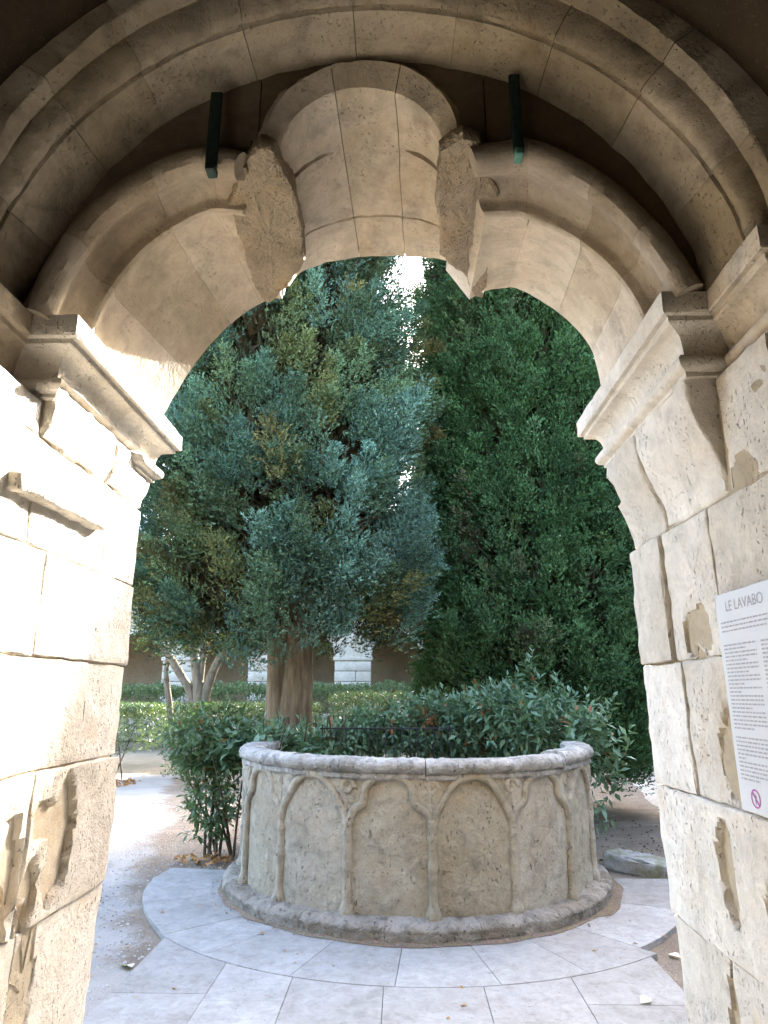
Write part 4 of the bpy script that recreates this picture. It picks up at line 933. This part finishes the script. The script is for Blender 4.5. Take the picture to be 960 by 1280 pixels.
def shrub(name, label, shoots, shoot_dir, seed, size=0.085, per=8, n_obj=0, brown=0.04, pal=None, stems=(), brown_spots=()):
    rnd = np.random.default_rng(seed); n = len(shoots); c0 = shoots.mean(0)
    o = thing(name, label, 'shrub', (c0[0], c0[1], 0))
    P = np.repeat(shoots, per, 0); D = np.repeat(unit(shoot_dir), per, 0)
    u = np.tile(np.linspace(0, 1, per), n); an = np.tile(np.arange(per) * 2.4, n) + np.repeat(rnd.uniform(0, 6.28, n), per)
    a_ = unit(np.cross(D, [0.3, 0.5, 0.81])); b_ = np.cross(D, a_)
    rad = a_ * np.cos(an)[:, None] + b_ * np.sin(an)[:, None]
    pos = P - D * ((1 - u) * 0.16)[:, None]; dirs = rad * (1.0 - 0.55 * u)[:, None] + D * (0.15 + 0.75 * u)[:, None] + np.array([0, 0, -0.12]) + 0.15 * rnd.normal(size=P.shape)
    sz = size * rnd.uniform(0.65, 1.25, len(P)) * (1 - 0.35 * u)
    pal = np.array(pal or [(0.04, 0.085, 0.04), (0.05, 0.105, 0.06), (0.075, 0.135, 0.085), (0.085, 0.15, 0.075)])
    k = np.clip((0.5 + 0.4 * fbm(P, 1.8, seed) + 0.25 * rnd.normal(size=len(P))) * (len(pal) - 1), 0, len(pal) - 1.001); i0 = k.astype(int)
    cc = pal[i0] * (1 - (k - i0)[:, None]) + pal[i0 + 1] * (k - i0)[:, None]
    br = rnd.random(len(P)) < brown
    for (c, r_) in brown_spots: br |= (np.linalg.norm(P - np.array(c), axis=1) < r_) & (rnd.random(len(P)) < 0.75)
    cc[br] = np.array([0.23, 0.10, 0.035]) * rnd.uniform(0.6, 1.4, (br.sum(), 1))
    x, y, z = frames(dirs, rnd)
    order = np.argsort(np.linalg.norm(pos - np.array([0, 0, EYE]), axis=1) + (0.35 * rnd.random(len(pos))))
    cand = [i for i in order if not br[i] and pos[i, 2] > HB * 0.62][:n_obj]
    keep = np.ones(len(pos), bool); keep[cand] = False
    for i in cand:
        m = Matrix(((x[i, 0], y[i, 0], z[i, 0], pos[i, 0]), (x[i, 1], y[i, 1], z[i, 1], pos[i, 1]), (x[i, 2], y[i, 2], z[i, 2], pos[i, 2]), (0, 0, 0, 1))) @ Matrix.Scale(float(sz[i]) , 4)
        lo_ = bpy.data.objects.new('leaf', leaf_me); COL.objects.link(lo_); lo_.parent = o
        lo_.matrix_basis = Matrix.Translation(-o.location) @ m
    pos, x, y, z, sz, cc = pos[keep], x[keep], y[keep], z[keep], sz[keep], cc[keep]
    V = (pos[:, None] + sz[:, None, None] * (LV[None, :, 0:1] * x[:, None] + LV[None, :, 1:2] * y[:, None] + LV[None, :, 2:3] * z[:, None])).reshape(-1, 3)
    Q = (np.arange(len(pos))[:, None, None] * 5 + LQ[None]).reshape(-1, 3)
    fo = fast_mesh('foliage', V, Q, M_leaf, o, np.repeat(np.clip(cc, 0.004, 1), 5, 0)); fo['kind'] = 'stuff'
    for j, (pts, r0, r1) in enumerate(stems): limb_obj('stem', [(bez(pts, 9), np.linspace(r0, r1, 9))], M_stem, o, 6, 0.003, j)
    return o
rnd = np.random.default_rng(91)
# laurel hedge behind the basin
path = Curve([(-1.55, 6.95), (-1.2, 7.5), (-0.5, 8.0), (0.4, 8.1), (1.2, 7.7), (1.72, 7.2), (1.90, 6.8)])
ns_ = 1600; t = rnd.random(ns_); c = path.at(t)
top = np.interp(c[:, 0], [-1.5, -1.35, -0.85, -0.5, 0.1, 0.6, 1.2, 1.6, 2.0, 2.2], [1.20, 1.14, 1.18, 1.38, 1.50, 1.60, 1.68, 1.60, 1.34, 1.10])
a = rnd.uniform(-0.35 * math.pi, 1.05 * math.pi, ns_)        # angle round the section
hw = 0.50; half = np.where(c[:, 0] > 1.6, 0.32, hw)
s_in = rnd.uniform(0.72, 1.02, ns_)
nrm = path.nrm(t)
lowz = np.where(c[:, 0] > 1.6, 0.22, 0.80)
hh = (top - lowz) / 2
sec_x = np.cos(a) * half * s_in; sec_z = (top + lowz) / 2 + np.sin(a) * hh * s_in
P = np.c_[c[:, 0] - nrm[:, 0] * sec_x, c[:, 1] - nrm[:, 1] * sec_x, sec_z]
P += 0.07 * rnd.normal(size=P.shape); P[:, 2] += 0.10 * fbm(P, 2.5, 6)
D = np.c_[-nrm[:, 0] * np.cos(a), -nrm[:, 1] * np.cos(a), np.sin(a) + 0.45]
# one tall sprig
spr = np.array([[1.42, 7.5, z_] for z_ in np.linspace(1.74, 1.98, 5)]) + 0.03 * rnd.normal(size=(5, 3)); P = np.vstack([P, spr]); D = np.vstack([D, np.tile([0.1, 0, 1.0], (5, 1))])
stems = []
for k in range(60):
    q = path.at(np.array([rnd.random() * 0.72]))[0]; j = rnd.normal(size=2) * 0.2
    stems.append(([(q[0] + j[0] * 0.4, q[1] + j[1] * 0.4, -0.02), (q[0] + j[0] * 0.6, q[1] + j[1] * 0.6, 0.6), (q[0] + j[0], q[1] + j[1] - 0.1, 1.32)], 0.014, 0.006))
shrub('laurel_hedge', 'glossy blue-green laurel hedge with brown leaf patches behind the basin rim', P, D, 92, 0.13, 8, 300, 0.03, [(0.085, 0.15, 0.085), (0.115, 0.195, 0.12), (0.15, 0.245, 0.16), (0.165, 0.265, 0.145)], stems, [((0.28, 7.6, 1.28), 0.14), ((-0.75, 7.4, 1.16), 0.11), ((0.6, 7.6, 1.15), 0.10)])
# leggy shrub at the left end of the basin
rnd = np.random.default_rng(95); ns_ = 480
cen = np.array([-2.0, 7.4, 1.08]); a = rnd.normal(size=(ns_, 3)); a = unit(a) * rnd.uniform(0.55, 1.0, (ns_, 1))
P = cen + a * np.array([0.62, 0.5, 0.42]); low = rnd.random(ns_) < 0.32
P[low, 2] -= rnd.uniform(0.2, 0.75, low.sum()); P[low, 0] = -1.97 + (P[low, 0] + 2.0) * 0.6
D = a + np.array([0, 0, 0.6]); stems = []
for k in range(11):
    e = P[rnd.integers(ns_)]; b = np.array([-1.86 + rnd.normal() * 0.07, 7.3 + rnd.normal() * 0.06, -0.02]); m_ = (b + e) / 2; m_[0] = b[0] * 0.65 + e[0] * 0.35
    stems.append(([tuple(b), tuple(m_), tuple(e)], 0.016, 0.005))
shrub('leggy_shrub', 'leggy green shrub with bare lower stems at the path end of the basin', P, D, 96, 0.115, 7, 60, 0.02, [(0.08, 0.125, 0.055), (0.09, 0.15, 0.068), (0.125, 0.19, 0.09), (0.078, 0.14, 0.08)], stems)

# thin iron railing inside the hedge
ir = thing('iron_railing', 'thin dark iron railing half hidden inside the laurel hedge', 'railing', (-0.3, 7.45, 0))
for k, x in enumerate(np.arange(-0.85, 0.55, 0.085)):
    mesh_obj('bar', *tubes([([(x, 7.45, 0.0), (x, 7.45, 0.6), (x, 7.45, 1.24)], 0.006)], 6), M_iron, ir)
mesh_obj('rail', *tubes([([(-0.9, 7.45, 1.2), (-0.2, 7.45, 1.2), (0.56, 7.45, 1.2)], 0.009)], 6), M_iron, ir)

# ------------------------------------------------------------------ far arcade
YA = 24.0; per_ = 3.07; ow = 1.78; z_spr = 3.05; z_top = 6.2; sill = 0.9
ar = thing('cloister_arcade', 'pale stone cloister range with round arches across the garden', 'building', (-3, YA, 0))
cx0 = -0.18
for k in range(-5, 6):
    c = cx0 + k * per_
    x0, x1 = c + ow / 2, c + per_ - ow / 2
    # pier in courses
    for q, (za, zb) in enumerate(zip(np.arange(sill, z_spr, 0.36)[:-1], np.arange(sill, z_spr, 0.36)[1:])):
        if q % 2 == 0: parts_ = [(x0, x1)]
        else: mid_ = (x0 + x1) / 2 + 0.1; parts_ = [(x0, mid_), (mid_, x1)]
        for (xa, xb) in parts_:
            mesh_obj('pier_stone', *rbox((xa + 0.005, YA, za + 0.005), (xb - 0.005, YA + 0.6, zb - 0.005), 0.4, 0.02, 0.006, 5, k * 9 + q)[:2], M_far, ar)
    zt = sill + 0.36 * (len(np.arange(sill, z_spr, 0.36)) - 1)
    mesh_obj('impost_band', *rbox((x0 - 0.05, YA - 0.05, zt), (x1 + 0.05, YA + 0.65, zt + 0.14), 0.4, 0.02, 0.004)[:2], M_far, ar)
    # wall above with the round head cut out
    zs_ = zt + 0.14; A = np.linspace(180, 0, 17); rr = ow / 2
    top_ = [(c - per_ / 2, 4.6), (c + per_ / 2, 4.6)]
    fr = [(c - per_ / 2, zs_)] + [(c + rr * math.cos(R(a_)), zs_ + rr * math.sin(R(a_))) for a_ in A] + [(c + per_ / 2, zs_)]
    v = []; f = []
    for y_ in (YA + 0.01, YA + 0.6):
        for (x, z) in fr: v.append((x, y_, z))
        for (x, z) in fr: v.append((x, y_, 4.6))
    m = len(fr)
    for i in range(m - 1):
        f.append((i, i + 1, m + i + 1, m + i)); f.append((2 * m + i, 3 * m + i, 3 * m + i + 1, 2 * m + i + 1)); f.append((i, 2 * m + i, 2 * m + i + 1, i + 1))
    mesh_obj('arch_wall', v, f, M_far, ar, smooth=False)
    for q in range(9):   # voussoirs, slightly proud
        a0_, a1_ = 180 - q * 20 - 0.6, 180 - (q + 1) * 20 + 0.6; v = []; 
        for y_ in (YA - 0.02, YA + 0.3):
            for aa, r_ in ((a0_, rr - 0.01), ((a0_ + a1_) / 2, rr - 0.01), (a1_, rr - 0.01), (a1_, rr + 0.3), ((a0_ + a1_) / 2, rr + 0.3), (a0_, rr + 0.3)): v.append((c + r_ * math.cos(R(aa)), y_, zs_ + r_ * math.sin(R(aa))))
        f = [(0, 1, 4, 5), (1, 2, 3, 4), (6, 11, 10, 7), (7, 10, 9, 8)] + [(i, 6 + i, 6 + (i + 1) % 6, (i + 1) % 6) for i in range(6)]
        mesh_obj('arch_stone', v, f, M_far, ar, smooth=False)
mesh_obj('parapet', *rbox((-18, YA + 0.02, 0), (19, YA + 0.58, sill), 2, 0.02, 0)[:2], M_far, ar)
mesh_obj('upper_wall', *rbox((-18, YA + 0.012, 4.602), (19, YA + 0.598, z_top), 2, 0.02, 0)[:2], M_far, ar)
mesh_obj('cornice', *rbox((-18, YA - 0.15, z_top + 0.002), (19, YA + 0.75, z_top + 0.2), 2, 0.03, 0)[:2], M_far, ar)
mesh_obj('gallery_wall', *rbox((-18, YA + 3.6, 0), (19, YA + 4.0, z_top), 2, 0.02, 0)[:2], M_plaster, ar)
mesh_obj('gallery_ceiling', *rbox((-18, YA + 0.62, 4.7), (19, YA + 3.59, 4.9), 2, 0.02, 0)[:2], M_plaster, ar)
v = [(-18, YA - 0.3, z_top + 0.21), (19, YA - 0.3, z_top + 0.21), (19, YA + 4.2, z_top + 1.5), (-18, YA + 4.2, z_top + 1.5), (-18, YA + 4.2, z_top - 0.2), (19, YA + 4.2, z_top - 0.2)]
mesh_obj('roof', v, [(0, 1, 2, 3), (3, 2, 5, 4), (0, 3, 4), (1, 5, 2)], M_tile, ar, smooth=False)
# side range to the right closes the court and shades it
wg = thing('side_range', 'tall stone side range closing the garden court', 'building', (10.5, 12, 0))
mesh_obj('wall', *rbox((9.0, 2.4, 0), (14.0, 23.8, 10.3), 3, 0.02, 0)[:2], M_far, wg)
v = [(8.8, 2.2, 10.3), (8.8, 24, 10.3), (14.2, 24, 11.4), (14.2, 2.2, 11.4), (14.2, 24, 9.5), (14.2, 2.2, 9.5)]
mesh_obj('roof', v, [(0, 1, 2, 3), (3, 2, 4, 5), (0, 3, 5), (1, 4, 2)], M_tile, wg, smooth=False)
for k in range(6):
    y_ = 4.2 + k * 3.1
    v, f = loft_solid([[(8.99 - d_, y_ + r_ * math.cos(R(a_)), 2.4 + r_ * math.sin(R(a_))) for a_ in np.linspace(0, 180, 15)] for d_, r_ in ((0, 0.95), (0.06, 0.95), (0.06, 1.25), (0, 1.25))], 0)
    mesh_obj('arch_stone', v, f, M_jamb, wg)

ch = thing('added_shade_nave', 'tall plain nave block added out of view to shade the garden path', 'building', (12, 33, 0))  # invented building, out of view, placed to keep sun off the left path
mesh_obj('wall', *rbox((9.2, 29.0, 0), (21.0, 38.0, 16.5), 3, 0.02, 0)[:2], M_far, ch)
v = [(8.9, 28.7, 16.5), (21.3, 28.7, 16.5), (21.3, 38.3, 16.5), (8.9, 38.3, 16.5), (8.9, 33.5, 19.0), (21.3, 33.5, 19.0)]
mesh_obj('roof', v, [(0, 1, 5, 4), (2, 3, 4, 5), (0, 4, 3), (1, 2, 5), (0, 3, 2, 1)], M_tile, ch, smooth=False)
for k in range(3): mesh_obj('added_nave_buttress', *rbox((10.5 + 4 * k, 28.2, 0), (11.4 + 4 * k, 28.99, 14.0), 3, 0.03, 0)[:2], M_far, ch)
# ------------------------------------------------------------------ small things on the ground
# mossy stone fragment at the right of the ring
M_moss = stone_mat('mossy_stone', (0.26, 0.27, 0.25), (0.36, 0.36, 0.35), (0.14, 0.14, 0.05), (0.18, 0.18, 0.17), 0.5, 0.6, 0.9, ochre_noise=(0.46, 0.6))
def tilt(cx, cy, a, sx=0.0):
    def f(p):
        q = p - np.array([cx, cy, 0]); c, s = math.cos(a), math.sin(a); x = q[:, 0] * c - q[:, 1] * s; y = q[:, 0] * s + q[:, 1] * c
        return np.c_[x + cx, y + cy, p[:, 2] + sx * x]
    return f
v, f, s = rbox((1.92, 6.72, -0.06), (2.52, 7.12, 0.09), 0.03, 0.02, 0.02, 6, 700, (), 0.05, tilt(2.2, 6.9, R(-38), -0.08))
tag(mesh_obj('stone_fragment', v, f, M_moss, stain=np.clip(fbm(v, 4, 3) + 0.1, 0, 1)), 'flat mossy stone fragment lying on the earth by the paving ring', 'stone')
for q, (x, y, sx, sy, sz, lab) in enumerate(((5.35, 15.2, 0.9, 0.5, 0.5, 'pale weathered stone block under the rounded coping beside the rough path'), (7.2, 18.5, 1.6, 0.6, 0.95, 'long low pale stone wall block at the end of the rough path'), (5.0, 12.4, 0.55, 0.4, 0.22, 'small low pale stone on the rough path edge'))):
    v, f, s = rbox((x - sx / 2, y - sy / 2, 0), (x + sx / 2, y + sy / 2, sz), 0.08, 0.06, 0.03, 3, 720 + q, (), 0.05)
    tag(mesh_obj('stone_block', v, f, M_far, stain=s), lab, 'stone block')
# pebbles and cones
def pebbles(name, label, n, box, seed, mat, r0, r1):
    rnd = np.random.default_rng(seed); V = []; F = []
    base = np.array([(1, 0, 0), (0, 1, 0), (-1, 0, 0), (0, -1, 0), (0, 0, 0.7), (0.5, 0.5, -0.3)]); fc = [(0, 1, 4), (1, 2, 4), (2, 3, 4), (3, 0, 4)]
    k = 0
    while k < n:
        x = rnd.uniform(box[0], box[1]); y = rnd.uniform(box[2], box[3]); rr = math.hypot(x - BC[0], y - BC[1])
        if rr < 2.32 and y < BC[1] + 0.1: 
            if rr > 1.75 or rr < 1.64: continue
        if abs(x) < 1.6 and y < 5.0: continue
        s_ = rnd.uniform(r0, r1); an = rnd.uniform(0, 6.28); ca, sa = math.cos(an), math.sin(an); b = base[:5] * s_ * rnd.uniform(0.6, 1.3, (1, 3))
        o_ = len(V); z_ = 0.004 if rr < 1.8 and y < BC[1] else -0.036
        for p in b: V.append((x + p[0] * ca - p[1] * sa, y + p[0] * sa + p[1] * ca, z_ + p[2]))
        F += [tuple(o_ + i for i in t) for t in fc]; k += 1
    o = mesh_obj(name, V, F, mat, smooth=True, sharp=None); tag(o, label, 'pebbles', kind='stuff'); return o
pebbles('gravel', 'scattered pale gravel on the path beside the basin', 3200, (-4.2, -1.5, 4.0, 11), 801, M_gravel, 0.005, 0.016)
pebbles('gravel', 'loose brown grit and crumbs around the basin foot', 2600, (-2.6, 2.9, 4.6, 9), 802, M_mixg, 0.004, 0.012)
pebbles('cypress_cones', 'small dark cypress cones strewn on the bare earth', 120, (1.9, 3.2, 6.6, 9.5), 803, M_stem, 0.012, 0.022)
# fallen leaves
dry_me = leaf_me.copy(); dry_me.materials.clear(); dry_me.materials.append(M_dry)
pale_me = leaf_me.copy(); pale_me.materials.clear(); pale_me.materials.append(M_pale)
def fallen(x, y, z, s, rot, lab, pale=False, group='fallen leaves on the ground'):
    o = bpy.data.objects.new('fallen_leaf', pale_me if pale else dry_me); COL.objects.link(o)
    o.location = (x, y, z); o.scale = (s * 1.4, s, s * 1.6); o.rotation_euler = (rng.uniform(-0.1, 0.25), rng.uniform(-0.25, 0.25), rot); tag(o, lab, 'leaf', group)
fallen(-1.97, 6.72, -0.025, 0.13, 1.9, 'pale curled leaf on the earth by the basin foot near the leggy shrub', True)
fallen(-1.62, 4.50, -0.02, 0.12, 0.8, 'pale leaf lying in the seam between gravel path and paving', True)
fallen(1.30, 4.08, 0.010, 0.09, 2.2, 'pale leaf on the outermost paving slab by the panel pier', True)
fallen(-0.93, 5.0, 0.008, 0.05, 1.2, 'tiny brown leaf on the paving ring', False)
fallen(1.72, 4.75, -0.025, 0.09, 0.6, 'dry leaf on bare earth beside the paving edge', True)
fallen(1.80, 4.62, -0.025, 0.07, 2.6, 'small dry leaf on bare earth beside the paving edge', True)
fallen(2.0, 7.25, -0.025, 0.10, 0.4, 'orange dry leaf against the basin foot beside the mossy fragment')
rnd = np.random.default_rng(77); n = 70
pos = np.c_[-1.86 + 0.17 * rnd.normal(size=n), 7.12 + 0.10 * rnd.normal(size=n), -0.025 + 0.04 * rnd.random(n)]
x, y, z = frames(np.c_[rnd.normal(size=(n, 2)), 0.3 * rnd.normal(size=n)], rnd, 0.6); sz = 0.08 * rnd.uniform(0.6, 1.2, n)
V = (pos[:, None] + sz[:, None, None] * (LV[None, :, 0:1] * x[:, None] * 1.5 + LV[None, :, 1:2] * y[:, None] + LV[None, :, 2:3] * 3 * z[:, None])).reshape(-1, 3)
Q = (np.arange(n)[:, None, None] * 5 + LQ[None]).reshape(-1, 3)
o = fast_mesh('leaf_litter', V, Q, M_dry); tag(o, 'heap of orange dry leaves at the foot of the leggy shrub', 'leaf litter', kind='stuff')
n = 260
pos = np.c_[rnd.uniform(-6.6, -4.9, n), rnd.uniform(12.4, 13.4, n), -0.03 + 0.03 * rnd.random(n)]
x, y, z = frames(np.c_[rnd.normal(size=(n, 2)), 0.3 * rnd.normal(size=n)], rnd, 0.6); sz = 0.10 * rnd.uniform(0.6, 1.2, n)
V = (pos[:, None] + sz[:, None, None] * (LV[None, :, 0:1] * x[:, None] * 1.5 + LV[None, :, 1:2] * y[:, None] + LV[None, :, 2:3] * 3 * z[:, None])).reshape(-1, 3)
Q = (np.arange(n)[:, None, None] * 5 + LQ[None]).reshape(-1, 3)
o = fast_mesh('leaf_litter', V, Q, M_dry); tag(o, 'russet leaf litter along the stems of the clipped box hedge', 'leaf litter', kind='stuff')

n = 420
pos = np.c_[rnd.uniform(-3.4, 2.9, n), rnd.uniform(3.3, 9.0, n), np.zeros(n)]
rr = np.hypot(pos[:, 0] - BC[0], pos[:, 1] - BC[1]); ok = (rr > 1.72) & ~((rr < 2.0) & (pos[:, 1] > 6.6))
pos = pos[ok]; rr = rr[ok]; n = len(pos)
on = ((rr < 2.26) & (pos[:, 1] < 6.4)) | ((np.abs(pos[:, 0]) < 1.5) & (pos[:, 1] < 5.0)); pos[:, 2] = np.where(on, 0.006, -0.026)
keep = ~on | (rnd.random(n) < 0.30); pos = pos[keep]; n = len(pos)
x, y, z = frames(np.c_[rnd.normal(size=(n, 2)), 0.1 * rnd.normal(size=n)], rnd, 0.25); sz = 0.032 * rnd.uniform(0.4, 1.5, n)
V = (pos[:, None] + sz[:, None, None] * (LV[None, :, 0:1] * x[:, None] * 1.2 + LV[None, :, 1:2] * y[:, None] + LV[None, :, 2:3] * 2 * z[:, None])).reshape(-1, 3)
Q = (np.arange(n)[:, None, None] * 5 + LQ[None]).reshape(-1, 3)
o = fast_mesh('leaf_crumbs', V, Q, M_dry); tag(o, 'tiny dry leaf crumbs scattered over paving and earth', 'leaf litter', kind='stuff')
